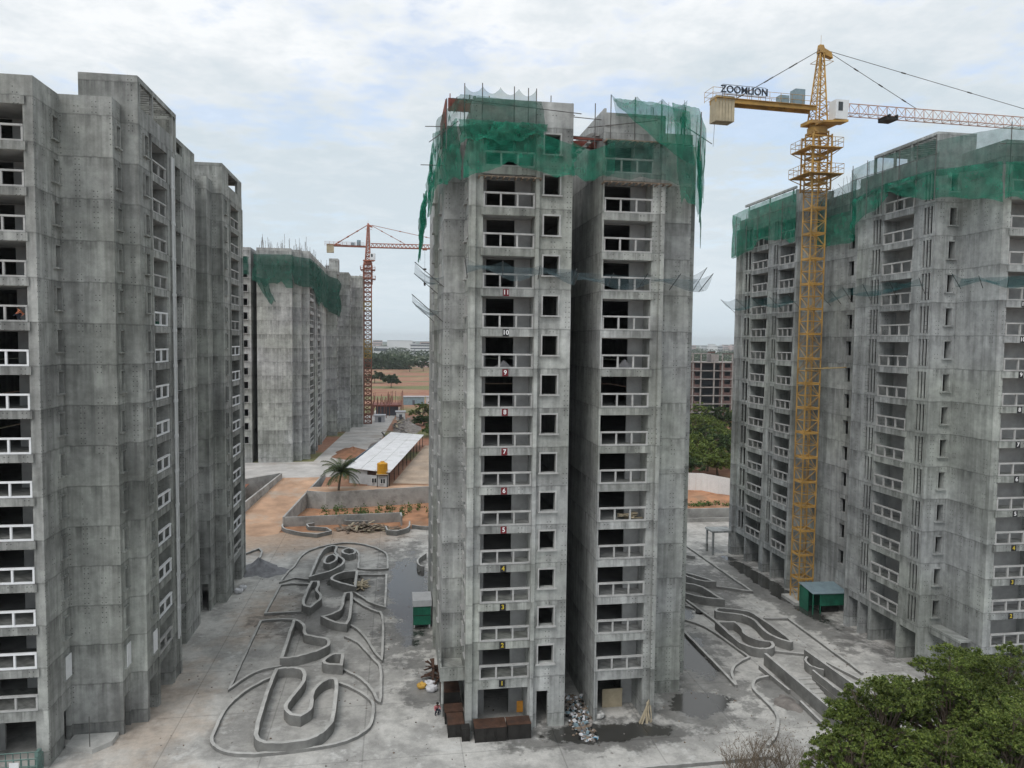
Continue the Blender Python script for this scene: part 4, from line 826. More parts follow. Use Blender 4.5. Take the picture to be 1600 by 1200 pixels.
# ------------------------------------------------------------------ garden kerbs and planters
LG, RG = 'in the garden left of the middle tower', 'in the garden right of the middle tower'
KERB = [
 ([(-13.6, 97.0), (-13.1, 98.6), (-13.0, 103.0), (-12.3, 105.6), (-10.8, 107.9), (-7.9, 109.7), (-5.6, 109.2), (-3.5, 107.4), (-1.8, 104.8), (-1.0, 102.7), (-1.0, 96.3), (-2.9, 96.0), (-4.8, 96.9)], 'arched concrete kerb closing the far end of the left garden'),
 ([(-13.6, 97.0), (-14.0, 92.5), (-12.5, 94.0), (-10.4, 93.0)], 'short hooked kerb at the far left corner of the left garden'),
 ([(-10.2, 91.2), (-12.4, 91.9), (-13.8, 91.3), (-14.0, 81.9), (-10.2, 82.0)], 'square kerb bay on the left side of the left garden, beyond the triangular planter'),
 ([(-4.8, 94.2), (-1.1, 93.8), (-1.1, 82.2), (-2.7, 83.6), (-3.8, 85.8), (-5.0, 87.9)], 'far right kerb of the left garden with one curved side'),
 ([(-4.8, 85.4), (-3.7, 83.2), (-2.4, 81.3), (-1.2, 80.3), (-1.2, 68.3), (-2.0, 70.4), (-2.8, 73.6), (-3.7, 75.9), (-4.7, 77.4)], 'middle right kerb of the left garden, leaf shaped and beside the boot planter'),
 ([(-10.5, 79.7), (-12.0, 80.0), (-14.1, 79.8), (-14.0, 64.2), (-13.1, 66.4), (-12.0, 67.8), (-10.3, 68.3)], 'long straight kerb on the left side of the left garden'),
 ([(-5.0, 74.4), (-3.7, 73.0), (-2.8, 70.8), (-1.9, 68.4), (-1.2, 66.9), (-1.2, 60.3), (-1.5, 60.6), (-1.7, 61.8), (-2.4, 63.7), (-3.3, 65.3), (-4.7, 66.9)], 'near right kerb of the left garden, pointed at its near end'),
 ([(-10.7, 66.1), (-12.0, 64.8), (-13.0, 62.8), (-13.6, 60.7), (-13.6, 58.4), (-13.6, 56.1), (-13.1, 55.1), (-12.1, 54.2), (-10.4, 53.6), (-7.4, 53.8), (-4.6, 54.1), (-3.0, 54.9), (-1.8, 56.3), (-1.7, 59.8), (-2.0, 60.8), (-3.3, 62.8), (-4.8, 64.2)], 'big oval kerb round the nearest planter of the left garden'),
 ([(-8.2, 107.6), (-6.6, 106.8), (-5.0, 105.0), (-4.8, 96.9)], 'thin curved kerb beside the round ring planter'),
 ([(42.6, 102.5), (42.7, 82.0), (39.1, 84.1)], 'long kerb ending in a sharp corner at the far right of the right garden'),
 ([(39.8, 73.6), (42.5, 73.2), (42.3, 61.2), (42.2, 59.8)], 'straight kerb along the right tower side of the right garden'),
 ([(30.9, 74.6), (32.7, 72.3), (33.5, 64.4), (31.6, 63.3), (30.5, 61.9), (30.0, 60.6), (29.6, 59.1)], 'kerb curling round the paved strip nearest the middle tower in the right garden'),
 ([(29.7, 82), (29.7, 71.9), (29.6, 59.1)], 'straight dark kerb along the puddle right of the middle tower'),
 ([(33.3, 60.4), (32.0, 60.1), (31.2, 59.2), (30.7, 58.1), (30.8, 56.4), (30.7, 54.2), (30.2, 53.0), (28.8, 50.8), (27.5, 49.6)], 'wavy pale kerb at the near end of the right garden, left of the stairs'),
 ([(33.6, 80.0), (34.2, 73.1)], 'short straight kerb between the far planters of the right garden'),
 ([(36.7, 65.4), (39.2, 64.4)], 'very short kerb just beyond the stairs of the right garden'),
 ([(40.3, 62.3), (41.2, 58.8)], 'short kerb between the stair wall and the tree, right garden'),
 ([(-16, 47.6), (8, 47.6), (17.3, 48.2), (22.0, 48.2), (27.1, 48.3)], 'long low kerb along the bottom edge of the site'),
 ([(32.2, 50.3), (31.1, 48.7), (28.5, 46.9)], 'curved kerb under the tree at the bottom of the site'),
 ([(-20.6, 105.4), (-19.2, 107.8), (-18.4, 106.1), (-18.3, 102.6)], 'small curved kerb just past the left tower\'s far corner'),
]
for i, (p, l) in enumerate(KERB): tag(wallpath(p, .24, 0, .24+.008*(i % 5)).build('garden_kerb', ['kerb', 'kerb_side_shade']), l, 'kerb', 'low garden kerbs')
PL = [
 ([(-10.4, 92.2), (-10.2, 104.5), (-8.8, 106.0), (-8.1, 105.5), (-8.3, 102.7), (-7.8, 101.1), (-6.8, 99.2), (-6.6, 97.3), (-7.8, 94.4)], 'farthest tall planter wall of the left garden, leaf shaped'),
 ([(-9.3, 97.7), (-9.2, 100.9), (-8.4, 101.4), (-7.7, 100.4), (-7.8, 98.5), (-8.5, 97.2)], 'small rounded pit wall inside the farthest planter of the left garden'),
 ([(-7.3, 102.8), (-7.1, 103.8), (-6.4, 104.2), (-5.7, 103.6), (-5.4, 102.5), (-5.6, 101.5), (-6.2, 101.1), (-6.9, 101.6)], 'round concrete ring planter at the far end of the left garden'),
 ([(-4.8, 93.7), (-6.6, 93.6), (-7.8, 91.5), (-7.6, 90.3), (-4.7, 87.6)], 'wedge shaped planter wall on the right of the left garden'),
 ([(-10.3, 82.4), (-10.0, 90.3), (-9.2, 90.2), (-9.0, 88.4), (-9.2, 87.0), (-8.4, 85.3), (-8.3, 83.9), (-8.8, 82.7), (-9.2, 81.5)], 'narrow wavy planter wall beside the square kerb bay of the left garden'),
 ([(-5.7, 85.5), (-5.1, 85.7), (-4.9, 84.8), (-4.7, 77.6), (-5.0, 76.1), (-6.4, 76.8), (-7.6, 78.5), (-6.7, 79.0), (-5.7, 80.3), (-5.8, 84.4)], 'boot shaped planter wall in the middle of the left garden'),
 ([(-10.3, 68.5), (-10.4, 77.7), (-10.0, 77.7), (-9.1, 76.2), (-9.0, 74.1), (-8.4, 73.4), (-6.7, 72.6), (-6.3, 71.8), (-6.3, 70.7), (-7.5, 69.4), (-9.2, 68.5)], 'large triangular planter wall with a wavy side, left garden'),
 ([(-4.8, 66.3), (-6.1, 66.6), (-6.5, 67.3), (-6.2, 68.1), (-5.6, 68.8), (-4.8, 68.7)], 'smallest half round planter wall of the left garden'),
 ([(-10.3, 55.6), (-10.5, 62.3), (-10.4, 66.2), (-9.6, 66.4), (-8.4, 66.2), (-7.8, 65.2), (-7.7, 63.5), (-8.1, 61.7), (-8.6, 60.0), (-8.6, 58.9), (-8.1, 57.9), (-7.3, 57.6), (-6.6, 58.4), (-6.6, 59.3), (-6.8, 61.0), (-6.6, 62.3), (-6.0, 63.5), (-5.3, 63.8), (-4.9, 63.4), (-4.7, 56.8), (-5.0, 55.5), (-5.7, 54.4), (-6.4, 53.9), (-8.0, 53.8), (-9.2, 53.9), (-9.9, 54.4)], 'nearest and largest planter wall of the left garden, folded like a U'),
 ([(34.9, 75.2), (35.7, 75.6), (37.5, 74.6), (38.5, 74.0), (38.7, 71.9), (38.9, 66.1), (38.5, 65.8), (37.6, 66.9), (37.3, 69.0), (37.8, 71.6), (37.3, 73.2), (36.0, 73.9), (34.8, 74.5)], 'hook shaped planter wall in the right garden, nearer the crane'),
 ([(33.5, 71.6), (35.3, 71.4), (35.5, 69.9), (34.8, 68.1), (35.5, 66.6), (36.6, 66.0), (36.4, 65.1), (35.4, 64.5), (34.3, 64.8), (33.6, 65.8), (33.4, 67.0)], 'kidney shaped planter wall in the right garden beside the hook shaped one'),
 ([(32.8, 85.3), (34.7, 84.2), (36.6, 83.0), (36.9, 78.8), (37.1, 78.0), (35.2, 78.8), (33.4, 80.9), (32.0, 81.6)], 'leaf shaped planter wall half hidden by the middle tower, right garden'),
 ([(35.4, 89.2), (37.3, 87.4), (38.9, 84.3), (37.6, 84.4), (36.6, 86.0)], 'farthest planter wall of the right garden, narrow and pointed'),
]
for i, (p, l) in enumerate(PL): tag(wallpath(p, .3, 0, .86+.01*(i % 4), True).build('planter_wall', ['kerb', 'kerb_side_shade']), l, 'planter', 'curved garden planters')
def wall(label, pts, t, z0, z1, mat='boundary', name='concrete_wall', closed=False, it=1, cat='wall', maxang=50): return tag(wallpath(pts, t, z0, z1, closed, it, maxang=maxang).build(name, [mat, 'kerb_side_shade'] if mat == 'kerb' else [mat, mat]), label, cat)
# stairs and their walls
ST = thing('garden_stairs', 'flight of concrete steps going down beside the leafy tree', 'stairs', (35.7, 59.9, 0))
o = Vector((-35.7, -59.9, 0))
MB().box(SX0+.004, SX1-.004, SY1-.319, SY1+.3, -2.2, -.012).build('landing', 'kerb', ST, o)
for k in range(9): MB().box(SX0+.004, SX1-.004, SY1-.32-(k+1)*.62, SY1-.32-k*.62, -2.2, -.02-.13*(k+1)).build('step', 'kerb', ST, o)
MB().box(SX0+.004, SX1-.004, SY0, SY1-.33-9*.62, -2.2, -1.35).build('landing', 'kerb', ST, o)
wall('tall straight wall on the left side of the garden stairs', [(34.36, 63.0), (34.42, 48.6)], .26, -2.2, 1.15, 'kerb')
wall('tall straight wall on the right of the garden stairs, nearer the right tower', [(38.6, 63.3), (38.9, 54.5)], .26, 0, 1.15, 'kerb')
wall('plain inner wall on the left edge of the garden steps', [(35.41, 59.6), (35.41, 49.4)], .16, -2.2, .12, 'kerb')
wall('curled low wall at the head of the garden stairs', [(38.3, 62.4), (37.7, 61.8), (37.5, 61.0), (37.7, 60.2), (38.3, 59.7)], .2, 0, .85, 'kerb', it=2)
wall('wavy wall along the right side of the garden steps', [(37.42, 60.0), (37.42, 57.2), (37.44, 56.4), (37.5, 55.4), (37.6, 49.4)], .2, -2.2, .7, 'kerb', it=2)
wall('low ledge wall left of the garden stair wall, far piece', [(33.4, 62.2), (33.6, 57.3)], .2, 0, .4, 'kerb')
wall('low ledge wall left of the garden stair wall, near piece', [(33.5, 55.4), (33.3, 51.5)], .2, 0, .4, 'kerb')
# boundary walls round the site
wall('low parapet wall on the left of the dusty ramp', [(-27.0, 117), (-25.3, 126), (-21.95, 147.4)], .3, -.5, (1.1, 4.0), it=0)
wall('long parapet wall on the right of the dusty ramp', [(-17.75, 121), (-13.75, 148)], .3, -.5, (1.6, 3.9), it=0)
wall('concrete wall branching left from the top of the ramp', [(-22.2, 147.5), (-30, 139.5), (-44, 131)], .3, -.5, 4.0, it=0)
wall('concrete wall along the front of the orange earth yard', [(-17.55, 120.95), (.9, 122.2), (1.0, 119.6)], .28, -.3, 1.55, it=0)
wall('concrete wall at the back of the orange earth yard below the palm', [(-15.6, 134.4), (-12.1, 132.8), (8.4, 136.6), (30, 138)], .3, -.3, 3.05, it=0)
wall('curved planter wall at the ramp\'s foot, swept like a comma', [(-17.8, 120.6), (-17.6, 118.1), (-15.3, 115.4), (-11.8, 113.6), (-9.8, 115.3), (-10.7, 117.4), (-13.5, 118.2), (-14.0, 119.9), (-12.9, 120.7)], .22, 0, .6, 'kerb', 'planter_wall', it=2, cat='planter')
wall('short curved wall behind the pile of broken timber', [(-8.4, 121.6), (-7.5, 120.7), (-4.4, 120.4)], .22, 0, .75, 'kerb', it=1)
wall('rounded planter wall right of the broken timber pile', [(-1.5, 116.4), (-1.2, 113.9), (0.2, 113.3), (2.2, 115.0), (2.3, 119.2)], .22, 0, .8, 'kerb', 'planter_wall', it=2, cat='planter')
wall('curved low wall peeping out left of the middle tower, beyond the puddle', [(2.6, 117.5), (5.2, 116.0), (9, 117)], .22, 0, .6, 'kerb', it=2)
wall('small hooked wall at the middle tower\'s far left foot', [(4.2, 101), (2.9, 98.5), (3.0, 95.8), (3.7, 95.2)], .22, 0, .7, 'kerb', it=2)
wall('retaining wall with orange earth behind it, right of the middle tower', [(20, 118.2), (75, 117.4)], .3, -.3, 2.0, it=0)
wall('lower step of the retaining wall right of the middle tower', [(20, 116.9), (75, 116.0)], .25, 0, .7, it=0)
wall('curved kerb wall near the right tower\'s far porch', [(41, 104), (38.6, 101.5), (39.0, 98.2), (41.5, 96.2)], .2, 0, .4, 'kerb', it=2)
wall('retaining wall behind the left tower', [(-60, 121.9), (-27.1, 121.9)], .3, -.3, 3.6, it=0)
struct(MB().poly([(20, 118.4, 1.9), (75, 117.6, 1.9), (75, 138.2, 2.0), (29.9, 138.2, 2.0), (29.9, 122.2, 1.9), (20, 122.2, 1.9)]).build('earth_bank', 'earth_local'))
struct(MB().poly([(29.98, 138, 1.8), (75.1, 138, 1.8), (75.1, 138, 3.0), (29.98, 138, 3.0)]).build('earth_step', 'earth_local'))
# bands of rough ground showing behind it
def scatter_mesh(n, fn, seed): rnd = random.Random(seed); mb = MB(); [fn(mb, rnd) for _ in range(n)]; return mb
def chunk(mb, x, y, z, s, rnd, mi=0, flat=.5):
    a = rnd.uniform(0, 3.14); c, d = math.cos(a), math.sin(a); sx, sy, sz = s*rnd.uniform(.5, 1.2), s*rnd.uniform(.4, 1), s*flat*rnd.uniform(.4, 1)
    P = []
    for zz in (0, sz):
        for ux, uy in ((-1, -1), (1, -1), (1, 1), (-1, 1)):
            k = rnd.uniform(.6, 1) if zz else 1.; P.append((x+(ux*sx*c-uy*sy*d)*k*.5, y+(ux*sx*d+uy*sy*c)*k*.5, z+zz))
    mb.hexa(P, mi)
def plank(mb, x, y, z, L, w, rnd, mi=0, tilt=.25):
    a = rnd.uniform(0, 3.14); dx, dy, dz = math.cos(a)*L/2, math.sin(a)*L/2, rnd.uniform(-tilt, tilt)*L/2; px, py = -math.sin(a)*w/2, math.cos(a)*w/2; z += abs(dz)
    mb.hexa([(x-dx-px, y-dy-py, z-dz), (x+dx-px, y+dy-py, z+dz), (x+dx+px, y+dy+py, z+dz), (x-dx+px, y-dy+py, z-dz), (x-dx-px, y-dy-py, z-dz+.05), (x+dx-px, y+dy-py, z+dz+.05), (x+dx+px, y+dy+py, z+dz+.05), (x-dx+px, y-dy+py, z-dz+.05)], mi)
struct(scatter_mesh(900, lambda mb, r: chunk(mb, r.uniform(-18, 44), r.uniform(48, 112), 0, r.uniform(.05, .16), r, r.choice((0, 0, 1))), 5).build('loose_rubble', ['rubble', 'wood'], None), 'stuff')['label'] = 'small loose rubble scattered over the slab'
def woodpile(mb, r):
    t = r.gauss(0, .42); u = r.gauss(0, .4); plank(mb, -4.6+t*4.2, 117.6+u*2.0, max(0, .9-abs(t)*.7-abs(u)*.6)*r.random(), r.uniform(.8, 2.4), r.uniform(.15, .5), r, r.choice((0, 0, 1)), .3)
o = struct(scatter_mesh(170, woodpile, 9).build('timber_debris', ['wood', 'ply'], None), 'stuff'); o['label'] = 'heap of broken timber and boards in front of the orange earth yard'
# heaps
def heap(label, c, rx, ry, h, mat, seed, name='sand_heap', z=0., cat='heap'):
    rnd = random.Random(seed); mb = MB(); nu, nv = 22, 8; ph = [rnd.uniform(0, 6) for _ in range(4)]
    for j in range(nv+1):
        for i in range(nu):
            a = 2*math.pi*i/nu; r = j/nv; k = 1+.16*math.sin(3*a+ph[0])+.09*math.sin(7*a+ph[1]); hh = h*(1-r)**1.15*(1+.12*math.sin(5*a+ph[2]+r*5))
            mb.v.append((c[0]+math.cos(a)*rx*r*k, c[1]+math.sin(a)*ry*r*k, z-.03+hh+rnd.uniform(-.02, .02)*(1-r)))
    for j in range(nv):
        for i in range(nu): k = (i+1) % nu; mb.f.append((j*nu+i, j*nu+k, (j+1)*nu+k, (j+1)*nu+i)[::-1]); mb.mi.append(0)
    return tag(mb.build(name, mat, smooth=True), label, cat)
heap('heap of grey sand at the far corner of the left tower', (-17.6, 98.6), 2.3, 3.0, 1.5, 'sand', 3)
heap('low spread of grey sand beside the sand heap by the left tower', (-15.6, 97.4), 2.2, 2.6, .35, 'sand', 4)
heap('grey rubble mound on the strip beside the garden stairs', (32.6, 55.8), 1.1, 1.6, .45, 'rubble', 6, 'rubble_heap')
heap('brown soil heap at the foot of the distant tower', (-10, 178), 5, 9, 1.6, 'soilheap', 7, 'soil_heap', 3.)
heap('dark rubble heap beside the road past the blue sheet fence', (-4.5, 186), 2.6, 10, 1.6, 'rubble', 8, 'rubble_heap', 3.)
heap('long heap of scrap and rubble along the far road', (3.5, 232), 4, 20, 2.2, 'rubble', 9, 'rubble_heap', 3.)
heap('orange earth mound before the white sheet fence', (57, 126), 9, 4, .8, 'earth_local', 10, 'earth_mound', 1.9)
heap('small sand heap on the right wing\'s ninth floor balcony, middle tower', (17.9, 56.2), .9, .6, .7, 'sand', 21, 'sand_heap', 28.1)
heap('small sand heap on the left wing\'s ninth floor balcony, middle tower', (8.2, 56.0), .8, .6, .55, 'sand', 22, 'sand_heap', 28.1)
tag(scatter_mesh(9, lambda mb, r: plank(mb, 18.2+r.random()*.6, 55.9+r.random()*.5, 16.1+r.random()*.3, 1.5, .3, r, 0, .1), 31).build('board_stack', 'ply'), 'stack of boards on a lower right wing balcony of the middle tower', 'boards')
tag(scatter_mesh(7, lambda mb, r: chunk(mb, -20.0+r.random()*.5, 64+r.random()*.8, 31.1, .5, r, 0, 1.4), 32).build('green_sheeting', 'greenpaint'), 'bundle of green sheeting on a left tower side balcony', 'sheeting')
def scrap(mb, r): t = r.random(); plank(mb, r.uniform(-3, 3)+t*7-3, 176+t*75+r.uniform(-5, 5), 3+r.random()*1.4, r.uniform(1, 4), r.uniform(.2, .9), r, r.choice((0, 1, 2, 3)), .3)
o = struct(scatter_mesh(150, scrap, 19).build('site_scrap', ['wood', 'dark_steel', 'rubble', 'ply'], None), 'stuff'); o['label'] = 'scrap boards and steel strewn along the far road'
# ------------------------------------------------------------------ things round the towers' feet
def steelbox(label, x0, x1, y0, y1, z0, z1, mat='rust'):
    T = thing('steel_box', label, 'steel box', ((x0+x1)/2, (y0+y1)/2, z0)); o = Vector((-(x0+x1)/2, -(y0+y1)/2, 0)); cx = x1-x0; z0b = 0; h = z1-z0
    o.z = 0
    mb = MB().box(x0, x1, y0, y1, 0, h-.06); mb.build('body', 'dark_steel', T, o)
    MB().box(x0-.04, x1+.04, y0-.04, y1+.04, h-.06, h).build('lid', mat, T, o)
    mb = MB()
    n = max(2, int(cx/.7))
    for i in range(n+1): x = x0+cx*i/n; MB().box(x-.03, x+.03, y0-.045, y0-.001, 0.02, h-.061).build('rib', 'dark_steel', T, o)
    return T
steelbox('long rusty steel box before the middle tower\'s ground floor opening', 5.95, 8.3, 53.3, 54.6, 0, 1.15)
steelbox('second rusty steel box before the middle tower, right of the long one', 8.45, 10.2, 53.4, 54.5, 0, 1.2)
steelbox('rusty box with an orange brown top left of the middle tower\'s corner column', 4.0, 5.2, 54.3, 56.0, 0, 1.05, 'rust')
steelbox('small dark steel box against the middle tower\'s corner column', 5.0, 5.55, 53.6, 54.3, 0, 1.0, 'dark_steel')
steelbox('rust red box under the porch roof of the middle tower', 3.9, 5.3, 56.3, 57.6, 0, 1.0, 'rust')
steelbox('rust red panel crate behind the boxes on the middle tower\'s left', 3.7, 5.2, 58.4, 60.2, 0, 1.6, 'rust')
tag(scatter_mesh(16, lambda mb, r: plank(mb, 3.2+r.random()*.7, 63.4+r.random()*2.4, r.random()*1.0, r.uniform(1, 2.2), .2, r, 0, .5), 12).build('scrap_stack', 'rust'), 'stack of rusty red scrap panels beside the middle tower\'s left flank', 'scrap')
def trash(mb, r):
    t = r.random(); y = 52.4+t*6.2; w = .55+.6*t; hmax = .08+.85*t
    chunk(mb, 14.4+r.gauss(0, .5)*w+(1-t)*.2, y, r.random()*hmax*.8, r.uniform(.1, .38), r, r.choice((0, 1, 1, 2, 2, 3, 3, 5, 5, 5, 4 if y < 54.5 and r.random() < .6 else 0)), .45)
o = struct(scatter_mesh(620, trash, 21).build('rubbish_heap', ['bagw', 'bluegrey', 'rubble', 'dark_steel', 'tarp', 'wood'], None), 'stuff'); o['label'] = 'heap of rubbish spilling from the gap between the middle tower\'s wings'
def bag(label, x, y, s, mat, seed):
    bm = bmesh.new(); bmesh.ops.create_icosphere(bm, subdivisions=3, radius=1); rnd = random.Random(seed); ph = [rnd.uniform(0, 6) for _ in range(6)]
    for v in bm.verts:
        n = v.co.copy(); k = 1+.14*math.sin(5*n.x+ph[0])*math.sin(6*n.y+ph[1])+.09*math.sin(11*n.z+ph[2]+4*n.x)
        if n.z > .6: k *= 1-.45*(n.z-.6)/.4
        v.co = Vector((n.x*s*k, n.y*s*.8*k, max(0, (n.z*.72+.6))*s*k))
    me = bpy.data.meshes.new('sack'); bm.to_mesh(me); bm.free(); me.materials.append(MT[mat]); me.polygons.foreach_set('use_smooth', [True]*len(me.polygons))
    return tag(link('sack', me, None, (x, y, 0)), label, 'sack')
bag('white sack lying on the slab left of the middle tower', 3.1, 61.9, .5, 'bagw', 1)
bag('smaller white and grey sack behind the white one, left of the middle tower', 3.0, 62.9, .45, 'bagw', 2)
bag('yellow sack farthest left on the slab beside the middle tower', 2.3, 62.6, .42, 'bagy', 3)
bag('pale sack inside the right wing\'s ground floor opening', 16.1, 55.6, .5, 'kerb', 4)
bag('pale cement sack at the left tower\'s far foot', -18.3, 89.5, .5, 'bagw', 5)
bag('second pale cement sack at the left tower\'s far foot', -18.1, 90.8, .45, 'bagw', 6)
tag(scatter_mesh(14, lambda mb, r: mb.tube((19.0+r.random()*1.2, 54.6-r.random()*.5, .02), (19.9+r.random()*.35, 55.0, .9+r.random()*.7), .04, n=5), 14).build('pole_stack', 'ply'), 'pale poles leaning against the right wing\'s corner column', 'poles')
tag(MB().box(16.9, 18.6, 57.2, 57.3, 0, 1.5).box(16.9, 18.6, 57.1, 57.2, 1.5, 1.6).build('plywood_hoarding', 'ply'), 'plywood sheet closing the right wing\'s ground floor doorway', 'hoarding')
tag(MB().prism([(9.45, 55.5), (9.95, 55.5), (9.95, 55.53), (9.45, 55.53)], 1.0, 1.9).build('rust_streaked_sheet', 'orangerust'), 'orange stained sheet inside the left wing\'s ground floor opening', 'sheet')
tag(scatter_mesh(24, lambda mb, r: plank(mb, -4.3+r.random()*.5, 89+r.random()*2.2, r.random()*.5, r.uniform(1.2, 2.2), .2, r, 0, .1), 15).build('plank_stack', 'ply'), 'small stack of yellow planks by the wedge shaped planter', 'planks')
tag(MB().tube((33.6, 76.4, 0), (33.6, 76.4, .2), .42, .42, n=14).build('tyre', 'dark_steel'), 'black tyre lying on the right garden paving', 'tyre')
# small green cabin on the middle tower's left
T = thing('site_cabin', 'green sheet cabin with a pale roof against the middle tower\'s left side', 'cabin', (2.6, 78, 0)); o = Vector((-2.6, -78, 0))
MB().box(1.9, 3.7, 76.2, 78.6, .3, 2.3).build('wall', 'greenpaint', T, o); MB().box(1.8, 3.8, 76.05, 78.8, 2.3, 2.95).build('roof', 'hutwall', T, o)
MB().box(1.92, 2.05, 76.2, 76.33, 0, .3).box(3.5, 3.65, 76.2, 76.33, 0, .3).box(1.92, 2.05, 78.2, 78.33, 0, .3).build('feet', 'hutwall', T, o); MB().box(1.88, 3.72, 76.17, 76.199, 1.28, 1.34).build('trim', 'dark_steel', T, o)
# open green shed by the crane
T = thing('tool_shed', 'green shed with a blue sheet roof at the yellow crane\'s foot', 'shed', (48.2, 76, 0)); o = Vector((-48.2, -76, 0))
MB().hexa([(46.0, 74.3, 2.35), (50.4, 74.3, 2.25), (50.4, 77.3, 2.6), (46.0, 77.3, 2.7), (46.0, 74.3, 2.41), (50.4, 74.3, 2.31), (50.4, 77.3, 2.66), (46.0, 77.3, 2.76)]).build('roof', 'bluegrey', T, o)
MB().box(46.1, 46.18, 75.4, 77.2, 0, 2.45).build('side_sheet', 'greenpaint', T, o); MB().box(46.2, 50.2, 77.1, 77.18, 0, 2.5).build('back_sheet', 'greenpaint', T, o); MB().box(47.0, 50.2, 74.45, 74.5, .9, 2.2).build('front_sheet', 'greenpaint', T, o)
for x, y in ((46.1, 74.4), (47.0, 74.4), (50.2, 74.4)): MB().box(x-.05, x+.05, y-.05, y+.05, 0, 2.3).build('post', 'greenpaint', T, o)
MB().box(47.6, 49.6, 74.9, 75.6, 0, .8).build('bench', 'dark_steel', T, o)
# gondola at the left tower's foot
T = thing('work_cradle', 'teal steel work cradle on the ground before the left tower', 'work cradle', (-25.8, 53.6, 0)); o = Vector((25.8, -53.6, 0)); mb = MB()
for z in (.25, .75, 1.25):
    for y in (53.2, 54.1): mb.tube((-28.5, y, z), (-24.2, y, z), .04, n=5)
    for x in (-28.5, -24.2): mb.tube((x, 53.2, z), (x, 54.1, z), .04, n=5)
for i in range(10):
    x = -28.5+i*4.3/9
    for y in (53.2, 54.1): mb.tube((x, y, .1), (x, y, 1.25), .035, n=5)
mb.build('guard_rails', 'teal_steel', T, o); MB().box(-28.5, -24.2, 53.2, 54.1, .1, .18).build('deck', 'teal_steel', T, o)
for x in (-28.4, -24.3): MB().box(x-.12, x+.12, 53.4, 53.9, .2, 1.6).build('hoist', 'teal_steel', T, o)
MB().box(-25.9, -25.3, 53.12, 53.15, .6, 1.1).build('plate', 'board', T, o); MB().tube((-28.3, 53.3, 0), (-28.3, 53.3, .1), .09, n=8).tube((-24.4, 53.3, 0), (-24.4, 53.3, .1), .09, n=8).tube((-28.3, 54, 0), (-28.3, 54, .1), .09, n=8).tube((-24.4, 54, 0), (-24.4, 54, .1), .09, n=8).build('castors', 'dark_steel', T, o)
T = thing('entrance_plinth', 'concrete entrance plinth with a thin pole at the left tower\'s foot', 'plinth', (-22.3, 57, 0)); o = Vector((22.3, -57, 0))
MB().prism([(-23.7, 56.4), (-21.6, 55.6), (-20.6, 56.6), (-20.6, 57.9), (-23.7, 57.9)], 0, .35).build('slab', 'kerb', T, o); MB().tube((-21.9, 56.0, .35), (-21.9, 56.0, 2.6), .03, n=6).build('pole', 'galv', T, o)
# ------------------------------------------------------------------ beyond the ramp
T = thing('storage_shed', 'long low shed with a white sheet roof behind the palm', 'shed', (-3, 160, 3)); o = Vector((3, -160, -3))
rf = [(-9.2, 141.0, 5.9), (-1.0, 136.4, 5.7), (7.2, 189, 5.9), (-1.2, 192, 6.3)]
for k in range(3):
    f1, f2 = k/3+.004, (k+1)/3-.004; A_, B_, C_, D_ = [Vector(v) for v in rf]; p = [A_.lerp(B_, f1), A_.lerp(B_, f2), D_.lerp(C_, f2), D_.lerp(C_, f1)]
    MB().hexa([*p, *[q+Vector((0, 0, .08)) for q in p]]).build('roof_sheet', 'roofwhite', T, o)
MB().poly([(-8.6, 141.3, 3), (-5.2, 139.4, 3), (-5.2, 139.4, 5.8), (-8.6, 141.3, 5.85)]).poly([(-5.2, 138.6, 3), (-1.4, 136.6, 3), (-1.4, 136.6, 5.0), (-5.2, 138.6, 5.0)]).poly([(-5.2, 138.6, 3), (-5.2, 138.6, 5.0), (-5.2, 139.4, 5.0), (-5.2, 139.4, 3)]).poly([(-1.4, 136.6, 3), (-1.4, 136.6, 5.6), (-1.3, 139.4, 5.6), (-1.3, 139.4, 3)]).build('front_wall', 'hutwall', T, o)
MB().poly([(-8.7, 141.4, 3), (-8.7, 141.4, 5.8), (-1.4, 191, 6.2), (-1.4, 191, 3)]).build('side_wall', 'bluesheet', T, o)
for x, y in ((-3.9, 137.86), (-2.3, 137.02)):
    wv = MB().box(x-.5, x+.5, y-.12, y-.05, 3.55, 4.55).build('window', 'white', T, o); MB().box(x-.4, x-.05, y-.15, y-.121, 3.65, 4.45).box(x+.05, x+.4, y-.15, y-.121, 3.65, 4.45).build('pane', 'glass', wv)
for k in range(10): f = k/9; x = -1.1+7.9*f; y = 137.5+50.5*f; MB().box(x-.07, x+.07, y-.07, y+.07, 3, 5.75).build('post', 'dark_steel', T, o)
T = thing('water_tank', 'yellow plastic water tank on a stand before the long shed', 'water tank', (-2.4, 137.5, 3)); mb = MB()
for i in range(6): z = 2.4+i*.32; mb.tube((0, 0, z), (0, 0, z+.26), .98, n=18).tube((0, 0, z+.26), (0, 0, z+.32), .9, n=18)
mb.tube((0, 0, 4.3), (0, 0, 4.55), .95, .35, n=18).tube((0, 0, 4.55), (0, 0, 4.68), .35, n=12); mb.build('tank', 'tank', T)
MB().box(-1.1, 1.1, -1.1, 1.1, 2.3, 2.4).build('stand_deck', 'ply', T)
for x, y in ((-.9, -.9), (.9, -.9), (.9, .9), (-.9, .9)): MB().box(x-.07, x+.07, y-.07, y+.07, 0, 2.3).build('leg', 'dark_steel', T)
T = thing('sheet_fence', 'blue sheet fence running along the left side of the long shed', 'fence', (-5, 165, 3)); o = Vector((5, -165, -3))
